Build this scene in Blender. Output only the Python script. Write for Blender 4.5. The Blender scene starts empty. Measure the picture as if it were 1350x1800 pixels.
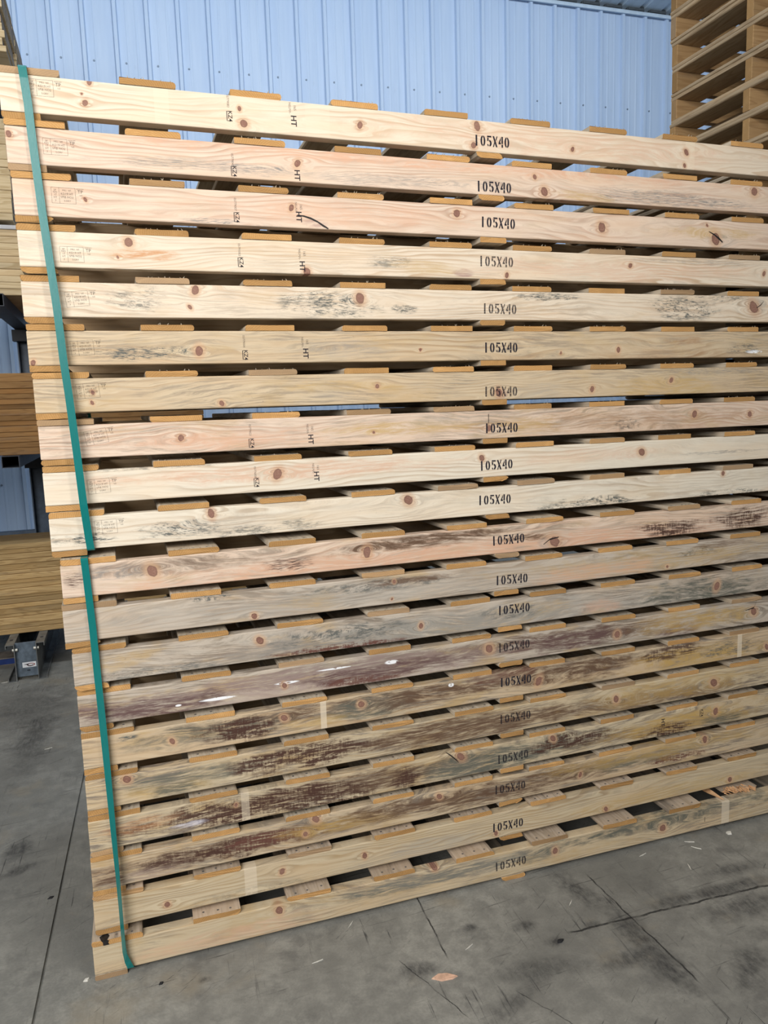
import bpy, bmesh, math, random
from mathutils import Vector, Matrix
R = random.Random(7)
SC = bpy.context.scene
COL = SC.collection

# ------------------------------------------------------------ camera, sky, lamps, exposure
def make_camera():
    cd = bpy.data.cameras.new('camera'); cam = bpy.data.objects.new('camera', cd); COL.objects.link(cam)
    f, yaw, pitch, roll = 1330.0, 0.3282, 0.1388, -0.0320
    cy, sy, cp, sp = math.cos(yaw), math.sin(yaw), math.cos(pitch), math.sin(pitch)
    fwd = Vector((sy*cp, cy*cp, -sp)); right = Vector((cy, -sy, 0)); up = right.cross(fwd)
    r2 = right*math.cos(roll) + up*math.sin(roll); u2 = up*math.cos(roll) - right*math.sin(roll)
    M = Matrix((r2, u2, -fwd)).transposed().to_4x4(); M.translation = Vector((0.1947, -2.1633, 1.6053))
    cam.matrix_world = M
    cd.sensor_fit = 'VERTICAL'; cd.sensor_height = 36.0; cd.lens = 36.0*f/1800.0
    cd.clip_start = 0.05; cd.clip_end = 200
    SC.camera = cam
make_camera()

w = bpy.data.worlds.new('sky'); SC.world = w; w.use_nodes = True
bg = w.node_tree.nodes['Background']
bg.inputs[0].default_value = (0.86, 0.94, 1.0, 1); bg.inputs[1].default_value = 0.19

def area_lamp(name, loc, target, size, size_y, power, color):
    l = bpy.data.lights.new(name, 'AREA'); l.shape = 'RECTANGLE'; l.size = size; l.size_y = size_y
    l.energy = power; l.color = color
    o = bpy.data.objects.new(name, l); COL.objects.link(o); o.location = loc
    o.rotation_euler = (Vector(target)-Vector(loc)).to_track_quat('-Z', 'Y').to_euler()
    return o
area_lamp('bay_door_light', (-1.75, -3.5, 3.1), (-0.45, 0.0, 1.35), 2.8, 2.0, 235, (1.0, 0.98, 0.95))
area_lamp('bay_lamp', (1.25, -1.7, 3.3), (0.2, 0.0, 1.9), 0.3, 0.3, 20, (1.0, 0.95, 0.86))
area_lamp('added_wall_light', (2.2, 1.6, 6.35), (2.3, 6.3, 4.6), 9.0, 0.5, 205, (0.95, 0.98, 1.0))  # added light to brighten the back wall; no lamp is seen there

SC.view_settings.view_transform = 'Standard'; SC.view_settings.look = 'None'
SC.view_settings.exposure = 0.08; SC.view_settings.gamma = 1.0; SC.view_settings.use_curve_mapping = False

# ------------------------------------------------------------ node helpers
class NB:
    def __init__(s, name):
        s.m = bpy.data.materials.new(name); s.m.use_nodes = True; s.t = s.m.node_tree
        s.bsdf = s.t.nodes['Principled BSDF']
    def new(s, typ, **kw):
        n = s.t.nodes.new(typ)
        for k, v in kw.items(): setattr(n, k, v)
        return n
    def put(s, sock, v):
        if isinstance(v, bpy.types.NodeSocket): s.t.links.new(v, sock)
        else: sock.default_value = v
    def math(s, op, a, b=0.0, c=0.0, clamp=False):
        n = s.new('ShaderNodeMath', operation=op, use_clamp=clamp)
        s.put(n.inputs[0], a); s.put(n.inputs[1], b)
        if op in ('MULTIPLY_ADD', 'SMOOTH_MIN'): s.put(n.inputs[2], c)
        return n.outputs[0]
    def vm(s, op, a, b=(0, 0, 0)):
        n = s.new('ShaderNodeVectorMath', operation=op)
        s.put(n.inputs[0], a); s.put(n.inputs[1], b)
        return n.outputs['Value'] if op in ('DOT_PRODUCT', 'LENGTH', 'DISTANCE') else n.outputs[0]
    def sep(s, v):
        n = s.new('ShaderNodeSeparateXYZ'); s.put(n.inputs[0], v); return n.outputs
    def comb(s, x, y, z):
        n = s.new('ShaderNodeCombineXYZ')
        for i, v in enumerate((x, y, z)): s.put(n.inputs[i], v)
        return n.outputs[0]
    def noise(s, v, scale=1.0, detail=2.0, rough=0.5, dist=0.0):
        n = s.new('ShaderNodeTexNoise'); s.put(n.inputs['Vector'], v)
        n.inputs['Scale'].default_value = scale; n.inputs['Detail'].default_value = detail
        n.inputs['Roughness'].default_value = rough; n.inputs['Distortion'].default_value = dist
        return n.outputs[0]
    def mix(s, f, a, b, blend='MIX'):
        n = s.new('ShaderNodeMix', data_type='RGBA', blend_type=blend)
        s.put(n.inputs[0], f)
        for sock, c in ((n.inputs[6], a), (n.inputs[7], b)):
            s.put(sock, c if isinstance(c, bpy.types.NodeSocket) else (c[0], c[1], c[2], 1.0))
        return n.outputs[2]
    def step(s, v, a, b, lo=0.0, hi=1.0):
        n = s.new('ShaderNodeMapRange', interpolation_type='SMOOTHSTEP')
        s.put(n.inputs[0], v)
        for i, x in zip((1, 2, 3, 4), (a, b, lo, hi)): n.inputs[i].default_value = x
        return n.outputs[0]
    def object_co(s): return s.new('ShaderNodeTexCoord').outputs['Object']
    def rand(s): return s.new('ShaderNodeObjectInfo').outputs['Random']
    def bump(s, h, strength=0.2, dist=0.002):
        n = s.new('ShaderNodeBump'); n.inputs['Strength'].default_value = strength; n.inputs['Distance'].default_value = dist
        s.put(n.inputs['Height'], h); s.put(s.bsdf.inputs['Normal'], n.outputs[0])
    def out(s, col, rough=0.75, spec=0.25, metal=0.0):
        s.put(s.bsdf.inputs['Base Color'], col if isinstance(col, bpy.types.NodeSocket) else (*col, 1.0))
        s.put(s.bsdf.inputs['Roughness'], rough); s.bsdf.inputs['Specular IOR Level'].default_value = spec
        s.put(s.bsdf.inputs['Metallic'], metal)
        return s.m

def plain(name, col, rough=0.6, spec=0.3, metal=0.0, var=0.12, scale=14.0):
    b = NB(name); n = b.noise(b.object_co(), scale, 4, 0.6)
    d = tuple(c*(1-var*1.6) for c in col); l = tuple(min(1, c*(1+var)) for c in col)
    return b.out(b.mix(b.step(n, 0.3, 0.7), d, l), rough, spec, metal)

def sawn_wood(name, light, dark, axis='y', ring=60.0, tint=(1.0, 0.9, 0.8), vary=0.25, grime=0.0):
    """lumber with grain along one object axis; hue and seed vary per object"""
    b = NB(name); co = b.object_co(); rnd = b.rand()
    off = b.comb(b.math('MULTIPLY', rnd, 37.0), b.math('MULTIPLY', rnd, 91.0), b.math('MULTIPLY', rnd, 53.0))
    q = b.vm('ADD', co, off)
    sc = {'x': (1, 9, 9), 'y': (9, 1, 9)}[axis]; fine = {'x': (8, 150, 150), 'y': (150, 8, 150)}[axis]
    wand = b.noise(b.vm('MULTIPLY', q, sc), 1.0, 3, 0.5)
    line = b.math('FRACT', b.math('MULTIPLY', wand, ring*0.25))
    line = b.math('MULTIPLY', b.step(line, 0.35, 0.9), b.step(line, 0.9, 1.0, 1, 0))
    fib = b.noise(b.vm('MULTIPLY', q, fine), 1.0, 3, 0.6)
    col = b.mix(b.math('MULTIPLY', line, 0.55), light, dark)
    col = b.mix(b.step(fib, 0.3, 0.75, 0.35, 0.0), col, dark)
    blot = b.noise(q, 2.3, 3, 0.6)
    col = b.mix(b.step(blot, 0.45, 0.7, 0, 0.5), col, tuple(l*t for l, t in zip(light, tint)))
    if grime: col = b.mix(b.math('MULTIPLY', b.step(b.noise(b.vm('MULTIPLY', q, sc), 3.0, 5, 0.7), 0.52, 0.68), grime), col, (0.16, 0.14, 0.12))
    v = b.math('MULTIPLY_ADD', rnd, vary, 1.0-vary*0.6)
    col = b.mix(1.0, col, b.comb(v, v, v), 'MULTIPLY')
    b.bump(fib, 0.25, 0.001)
    return b.out(col, 0.8, 0.2)

def end_grain(name, light, dark, horizontal='x'):
    """growth rings cut across: arcs round a centre below or above the board"""
    b = NB(name); co = b.object_co(); rnd = b.rand(); s = b.sep(co)
    cx = b.math('MULTIPLY_ADD', rnd, 0.16, -0.01); cz = b.math('MULTIPLY_ADD', b.math('FRACT', b.math('MULTIPLY', rnd, 17.3)), 0.16, -0.12)
    h = s[0] if horizontal == 'x' else s[1]
    d = b.vm('LENGTH', b.comb(b.math('SUBTRACT', h, cx), 0.0, b.math('SUBTRACT', s[2], cz)))
    d = b.math('ADD', d, b.math('MULTIPLY', b.noise(co, 40.0, 2), 0.006))
    ring = b.math('FRACT', b.math('MULTIPLY', d, 190.0))
    ring = b.math('MULTIPLY', b.step(ring, 0.2, 0.85), b.step(ring, 0.88, 1.0, 1, 0))
    rough = b.noise(b.vm('MULTIPLY', co, (320, 320, 900)), 1.0, 3, 0.7)
    col = b.mix(b.math('MULTIPLY', ring, 0.42), light, dark)
    col = b.mix(b.step(rough, 0.35, 0.7, 0.45, 0.0), col, dark)
    col = b.mix(b.step(b.noise(b.vm('ADD', co, b.comb(b.math('MULTIPLY', rnd, 50.0), 0.0, 0.0)), 22.0, 3), 0.5, 0.75, 0, 0.35), col, tuple(min(1, c*1.25) for c in light))
    v = b.math('MULTIPLY_ADD', b.math('FRACT', b.math('MULTIPLY', rnd, 7.7)), 0.35, 0.74)
    g = b.step(b.math('FRACT', b.math('MULTIPLY', rnd, 29.1)), 0.8, 0.95, 0.0, 0.55)
    col = b.mix(g, col, (0.34, 0.27, 0.20))
    col = b.mix(1.0, col, b.comb(v, v, v), 'MULTIPLY')
    b.bump(rough, 0.4, 0.002)
    return b.out(col, 0.85, 0.15)

STAIN = {  # colour, pattern
 'mold': ((0.095, 0.105, 0.10), 'speckle'), 'moldsm': ((0.13, 0.13, 0.105), 'smear'), 'greystreak': ((0.25, 0.235, 0.22), 'streak'),
 'grey': ((0.36, 0.335, 0.30), 'smear'), 'yellow': ((0.52, 0.34, 0.12), 'smear'), 'orange': ((0.55, 0.27, 0.12), 'smear'),
 'pink': ((0.66, 0.40, 0.27), 'smear'), 'purple': ((0.36, 0.22, 0.20), 'smear'), 'purplegrey': ((0.38, 0.29, 0.26), 'smear'),
 'purplesm': ((0.13, 0.075, 0.07), 'smear'), 'brown': ((0.36, 0.20, 0.10), 'smear'), 'brownsm': ((0.135, 0.080, 0.050), 'smear'),
 'burn': ((0.075, 0.036, 0.026), 'chatter'), 'burnline': ((0.10, 0.055, 0.045), 'streak'), 'maroon': ((0.135, 0.055, 0.042), 'chatter'),
 'maroonsm': ((0.15, 0.065, 0.05), 'smear'), 'white': ((0.92, 0.93, 0.96), 'blob'), 'white2': ((0.72, 0.70, 0.78), 'smear'),
 'stroke': ((0.035, 0.025, 0.022), 'block'), 'patch': ((0.76, 0.65, 0.50), 'block')}

def stringer_wood(name, seed, light, dark, knots, stains, ring=95.0, amp=0.5, weather=0.5):
    """planed face of one stringer: x along, z up; grain flows round the knots"""
    b = NB(name); P = b.object_co(); s = b.sep(P)
    Q = b.vm('ADD', P, (seed*7.31, seed*3.17, seed*1.7))
    wand = b.noise(b.vm('MULTIPLY', Q, (1.5, 4, 9)), 1.0, 3, 0.45)
    psi = b.math('MULTIPLY_ADD', s[1], 0.25, s[2])
    psi = b.math('ADD', psi, b.math('MULTIPLY', wand, 0.135))
    kmask, halo = None, None
    wob = b.noise(b.vm('MULTIPLY', Q, (60, 0, 60)), 1.0, 2)
    for (u, v, r) in knots:
        D = b.vm('MULTIPLY', b.vm('SUBTRACT', P, (u, 0, v)), (0.42, 0, 1.0))
        r2 = b.math('ADD', b.vm('DOT_PRODUCT', D, D), 0.25*r*r)
        psi = b.math('SUBTRACT', psi, b.math('DIVIDE', b.math('MULTIPLY', b.sep(D)[2], 1.9*r*r), r2))
        a = R.uniform(-0.6, 0.9); rx, rz = r*R.uniform(0.72, 1.0), r*R.uniform(0.95, 1.25); ca, sa = math.cos(a), math.sin(a)
        dd = b.vm('SUBTRACT', P, (u, 0, v))
        E = b.comb(b.vm('DOT_PRODUCT', dd, (ca/rx, 0, sa/rx)), b.vm('DOT_PRODUCT', dd, (-sa/rz, 0, ca/rz)), 0.0)
        d = b.math('MULTIPLY_ADD', wob, 0.45, b.vm('LENGTH', E))
        kmask = d if kmask is None else b.math('MINIMUM', kmask, d)
    t = b.math('MULTIPLY_ADD', psi, ring, b.math('MULTIPLY', b.noise(b.vm('MULTIPLY', Q, (2.5, 8, 20)), 1.0, 2), 2.2))
    saw = b.math('FRACT', t)
    line = b.math('MULTIPLY', b.step(saw, 0.35, 0.92), b.step(saw, 0.92, 1.0, 1, 0))
    line = b.math('MULTIPLY', line, b.step(b.noise(b.vm('MULTIPLY', Q, (1.9, 3, 16)), 1.0, 3), 0.34, 0.66, 0.05, 1.0))
    fib = b.noise(b.comb(b.math('MULTIPLY', s[0], 9.0), b.math('ADD', b.math('MULTIPLY', s[1], 160.0), seed*11.0), b.math('MULTIPLY', psi, 420.0)), 1.0, 3, 0.6)
    col = b.mix(b.math('MULTIPLY', line, amp), light, dark)
    col = b.mix(b.step(fib, 0.25, 0.7, 0.30, 0.0), col, dark)
    big = b.noise(b.vm('MULTIPLY', Q, (2.2, 3, 12)), 1.0, 3, 0.6)
    col = b.mix(b.step(big, 0.45, 0.72, 0.0, 0.6), col, tuple(l*k for l, k in zip(light, (0.97, 0.86, 0.76))))
    # weathering: grey streaks, specks and yellowed patches over the whole face
    w1 = b.noise(b.comb(b.math('MULTIPLY', s[0], 7.0), seed*2.3, b.math('MULTIPLY', psi, 150.0)), 1.0, 5, 0.7)
    w2 = b.noise(b.vm('MULTIPLY', Q, (3.1, 0, 8)), 1.0, 3, 0.6)
    col = b.mix(b.math('MULTIPLY', b.step(w1, 0.44, 0.62), b.step(w2, 0.36, 0.60, 0.2*weather, 0.95*weather)), col, (0.25, 0.205, 0.16))
    w3 = b.noise(b.vm('MULTIPLY', Q, (4.3, 0, 17)), 1.0, 4, 0.65)
    col = b.mix(b.step(w3, 0.50, 0.70, 0.0, 0.65*weather), col, (0.50, 0.345, 0.165))
    w4 = b.noise(b.vm('MULTIPLY', Q, (70, 0, 160)), 1.0, 4, 0.7)
    col = b.mix(b.math('MULTIPLY', b.step(w4, 0.60, 0.70), b.step(w2, 0.40, 0.7, 0.1, 0.7*weather)), col, (0.16, 0.13, 0.11))
    # patterns shared by the stains
    edge = b.math('MULTIPLY_ADD', b.noise(b.vm('MULTIPLY', Q, (6, 0, 24)), 1.0, 3, 0.6), 0.6, b.math('MULTIPLY', b.noise(b.vm('MULTIPLY', Q, (22, 0, 90)), 1.0, 4, 0.7), 0.4))
    pat = {}
    def pattern(p):
        if p in pat: return pat[p]
        if p == 'speckle':
            x = b.math('ADD', b.noise(b.comb(b.math('MULTIPLY', s[0], 45.0), seed*3.0, b.math('MULTIPLY', psi, 300.0)), 1.0, 5, 0.78), b.math('MULTIPLY', b.noise(b.vm('MULTIPLY', Q, (16, 0, 50)), 1.0, 3, 0.6), 0.55))
            x = b.step(x, 0.72, 0.88)
        elif p == 'streak':
            x = b.step(b.noise(b.comb(b.math('MULTIPLY', s[0], 26.0), seed*5.0, b.math('MULTIPLY', psi, 520.0)), 1.0, 4, 0.7), 0.42, 0.62)
        elif p == 'smear':
            x = b.step(b.noise(b.comb(b.math('MULTIPLY', s[0], 11.0), seed*9.0, b.math('MULTIPLY', psi, 130.0)), 1.0, 6, 0.74), 0.37, 0.60, 0.08, 1.0)
        elif p == 'chatter':
            g = b.noise(b.comb(b.math('MULTIPLY', s[0], 13.0), seed*4.0, b.math('MULTIPLY', psi, 120.0)), 1.0, 6, 0.78)
            c = b.noise(b.vm('MULTIPLY', Q, (150, 0, 30)), 1.0, 4, 0.7)
            x = b.step(b.math('MULTIPLY_ADD', c, 0.30, g), 0.585, 0.685)
        elif p == 'blob':
            x = b.step(b.noise(b.vm('MULTIPLY', Q, (45, 0, 80)), 1.0, 2, 0.5), 0.38, 0.44)
        else: x = 1.0
        pat[p] = x; return x
    for (typ, u, v, hu, hv, a) in stains:
        c, p = STAIN[typ]
        E = b.vm('MULTIPLY', b.vm('SUBTRACT', P, (u, 0, v)), (1/hu, 0, 1/hv))
        if p == 'block':
            m = b.math('MULTIPLY', b.step(b.math('ABSOLUTE', b.sep(E)[0]), 0.9, 1.0, 1, 0), a)
            m = b.math('MULTIPLY', m, b.step(b.math('ABSOLUTE', b.sep(E)[2]), 0.85, 1.0, 0.8, 0)) if typ == 'stroke' else b.math('MULTIPLY', m, 0.8)
        elif p == 'blob':
            d = b.math('MULTIPLY_ADD', edge, 0.9, b.vm('LENGTH', E))
            m = b.math('MULTIPLY', b.step(d, 0.9, 1.15, 1, 0), pattern(p))
        else:
            d = b.math('MULTIPLY_ADD', edge, 2.6, b.vm('LENGTH', E))
            m = b.math('MULTIPLY', b.math('MULTIPLY', b.step(d, 1.75, 2.35, 1, 0), pattern(p)), a)
        col = b.mix(b.math('MINIMUM', m, 0.97), col, c)
    if kmask is not None:
        ringk = b.math('FRACT', b.math('MULTIPLY', kmask, 4.1))
        kc = b.mix(ringk, (0.15, 0.062, 0.048), (0.27, 0.13, 0.095))
        kc = b.mix(b.step(b.noise(b.vm('MULTIPLY', Q, (190, 0, 190)), 1.0, 3, 0.6), 0.45, 0.7, 0.0, 0.6), kc, (0.38, 0.22, 0.16))
        kc = b.mix(b.step(kmask, 0.85, 1.05, 0.0, 0.8), kc, (0.075, 0.032, 0.026))
        tone = b.noise(b.vm('MULTIPLY', Q, (3, 0, 3)), 1.0, 1)
        kc = b.mix(b.step(tone, 0.3, 0.7, 0.0, 0.35), kc, (0.34, 0.20, 0.15))
        col = b.mix(b.step(kmask, 1.1, 2.3, 0.62, 0.0), col, b.mix(line, (0.60, 0.37, 0.22), (0.33, 0.14, 0.08)))
        col = b.mix(b.step(kmask, 1.0, 1.14, 0.95, 0.0), col, kc)
    b.bump(b.math('ADD', fib, b.math('MULTIPLY', line, 0.5)), 0.12, 0.001)
    return b.out(col, 0.72, 0.25)

# ------------------------------------------------------------ mesh helpers
def mesh_obj(name, verts, faces, mats, parent=None, loc=(0, 0, 0), rot=None, fm=None, smooth=False):
    me = bpy.data.meshes.new(name); me.from_pydata(verts, [], faces); me.update()
    for m in (mats if isinstance(mats, (list, tuple)) else [mats]): me.materials.append(m)
    if fm:
        for p, i in zip(me.polygons, fm): p.material_index = i
    if smooth:
        for p in me.polygons: p.use_smooth = True
    return link(name, me, parent, loc, rot)
def mesh_obj_data(name, verts, faces, mat):
    me = bpy.data.meshes.new(name); me.from_pydata(verts, [], faces); me.update(); me.materials.append(mat); return me
def link(name, me, parent=None, loc=(0, 0, 0), rot=None):
    o = bpy.data.objects.new(name, me); COL.objects.link(o)
    if parent: o.parent = parent
    o.location = loc
    if rot: o.rotation_euler = rot
    return o
def bm_mesh(name, bm, mats):
    me = bpy.data.meshes.new(name); bm.to_mesh(me); bm.free()
    for m in (mats if isinstance(mats, (list, tuple)) else [mats]): me.materials.append(m)
    return me
def box_bm(bm, x0, x1, y0, y1, z0, z1, mi=0):
    vs = [bm.verts.new(c) for c in ((x0, y0, z0), (x1, y0, z0), (x1, y1, z0), (x0, y1, z0), (x0, y0, z1), (x1, y0, z1), (x1, y1, z1), (x0, y1, z1))]
    for f in ((0, 3, 2, 1), (4, 5, 6, 7), (0, 1, 5, 4), (1, 2, 6, 5), (2, 3, 7, 6), (3, 0, 4, 7)):
        bm.faces.new([vs[i] for i in f]).material_index = mi
    return vs
def beveled_box(name, x0, x1, y0, y1, z0, z1, mats, r=0.003, seg=2):
    bm = bmesh.new(); box_bm(bm, x0, x1, y0, y1, z0, z1)
    bmesh.ops.bevel(bm, geom=list(bm.edges), offset=r, segments=seg, affect='EDGES', profile=0.5)
    return bm_mesh(name, bm, mats)
def thing(name, label, cat, loc=(0, 0, 0), rotz=0, group=None):
    o = bpy.data.objects.new(name, None); COL.objects.link(o); o.location = loc; o.rotation_euler = (0, 0, rotz)
    o.empty_display_size = 0.1
    return tag(o, label, cat, group)
def tag(o, label, cat, group=None):
    o['label'] = label; o['category'] = cat
    if group: o['group'] = group
    return o
def structure(o):
    o['kind'] = 'structure'; return o

# ------------------------------------------------------------ what is on each front stringer (metres from its left end, from its bottom)
KNOTS = {1: [(0.2094, 0.086, 0.0087), (0.1958, 0.0345, 0.0087), (0.1894, 0.0557, 0.0036), (0.5851, 0.0563, 0.0077), (0.5952, 0.0194, 0.0123), (0.9251, 0.0433, 0.0097), (1.2928, 0.0716, 0.0136), (1.2806, 0.016, 0.0102), (1.6243, 0.0312, 0.0089), (2.0609, 0.0539, 0.0113), (2.0552, 0.0123, 0.0076)], 2: [(0.7344, 0.0501, 0.0126), (1.4847, 0.0625, 0.0088), (1.5189, 0.0208, 0.016), (2.3513, 0.0697, 0.0158), (0.0085, 0.0685, 0.0084)], 3: [(0.1684, 0.0457, 0.0058), (0.7054, 0.0541, 0.0095), (1.2114, 0.0641, 0.0137), (1.7235, 0.0456, 0.0165), (2.1436, 0.0715, 0.0058), (2.1813, 0.0284, 0.0214)], 4: [(0.266, 0.0686, 0.012), (0.2362, 0.0301, 0.0045), (0.7442, 0.0061, 0.0113), (1.3824, 0.0127, 0.0089), (1.8415, 0.0552, 0.0094), (2.409, 0.0444, 0.0101)], 5: [(0.4328, 0.0745, 0.014), (0.4162, 0.029, 0.0078), (0.9036, 0.0604, 0.015), (2.3669, 0.051, 0.0242)], 6: [(0.4309, 0.0346, 0.0125), (0.0096, 0.0072, 0.0088), (1.087, 0.0335, 0.0052), (1.5765, 0.0213, 0.0055), (1.7965, 0.0289, 0.0095)], 7: [(0.1436, 0.0513, 0.0061), (0.14, 0.0244, 0.0061), (0.4804, 0.0131, 0.008), (0.9422, 0.0505, 0.0085), (1.3489, 0.0221, 0.0163), (1.6944, 0.0249, 0.0113), (2.0125, 0.0487, 0.0118)], 8: [(0.3612, 0.043, 0.0111), (0.9259, 0.0355, 0.0052), (1.3131, 0.0322, 0.0109), (2.1157, 0.0504, 0.012), (2.3615, 0.0422, 0.0124)], 9: [(0.6264, 0.05, 0.0182), (1.2851, 0.0621, 0.0127), (1.8952, 0.0499, 0.0157)], 10: [(0.4237, 0.0728, 0.0145), (1.0253, 0.0675, 0.0159), (2.2486, 0.0782, 0.0103)], 11: [(0.2338, 0.0521, 0.0173), (0.8573, 0.0463, 0.0172), (1.5109, 0.0212, 0.0189)], 12: [(0.5112, 0.0135, 0.0099), (0.9468, 0.0701, 0.007), (0.9376, 0.0153, 0.0053), (1.9726, 0.0135, 0.006)], 13: [(0.5106, 0.0603, 0.0117), (1.0186, 0.0402, 0.0108), (2.1808, 0.0417, 0.0166)], 14: [(1.2551, 0.0545, 0.0149), (1.7506, 0.038, 0.0139), (0.574, 0.0331, 0.0085), (2.3536, 0.0473, 0.017)], 15: [(0.2401, 0.0417, 0.0098), (0.567, 0.0562, 0.012), (0.8092, 0.0594, 0.0124), (1.4372, 0.0388, 0.0154), (2.4241, 0.023, 0.013)], 16: [(0.1102, 0.0745, 0.0129), (1.7475, 0.0477, 0.0161), (2.1768, 0.0425, 0.0169)], 17: [(1.1458, 0.0711, 0.015), (1.4927, 0.072, 0.0137), (2.1874, 0.0547, 0.0149), (0.4112, 0.0568, 0.0068)], 18: [(0.6543, 0.0789, 0.0141), (0.6198, 0.0374, 0.0088), (1.0699, 0.0682, 0.0112), (2.146, 0.0719, 0.0149), (1.6069, 0.038, 0.01)], 19: [(0.5438, 0.0543, 0.0105), (0.8096, 0.0452, 0.0109), (0.2007, 0.0321, 0.01), (1.2753, 0.0176, 0.0096), (1.7108, 0.0145, 0.0102), (2.262, 0.0184, 0.0108)], 20: [(0.5357, 0.0691, 0.014), (1.0481, 0.0936, 0.013), (1.4945, 0.0517, 0.0118), (1.937, 0.0416, 0.0145)]}
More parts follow.
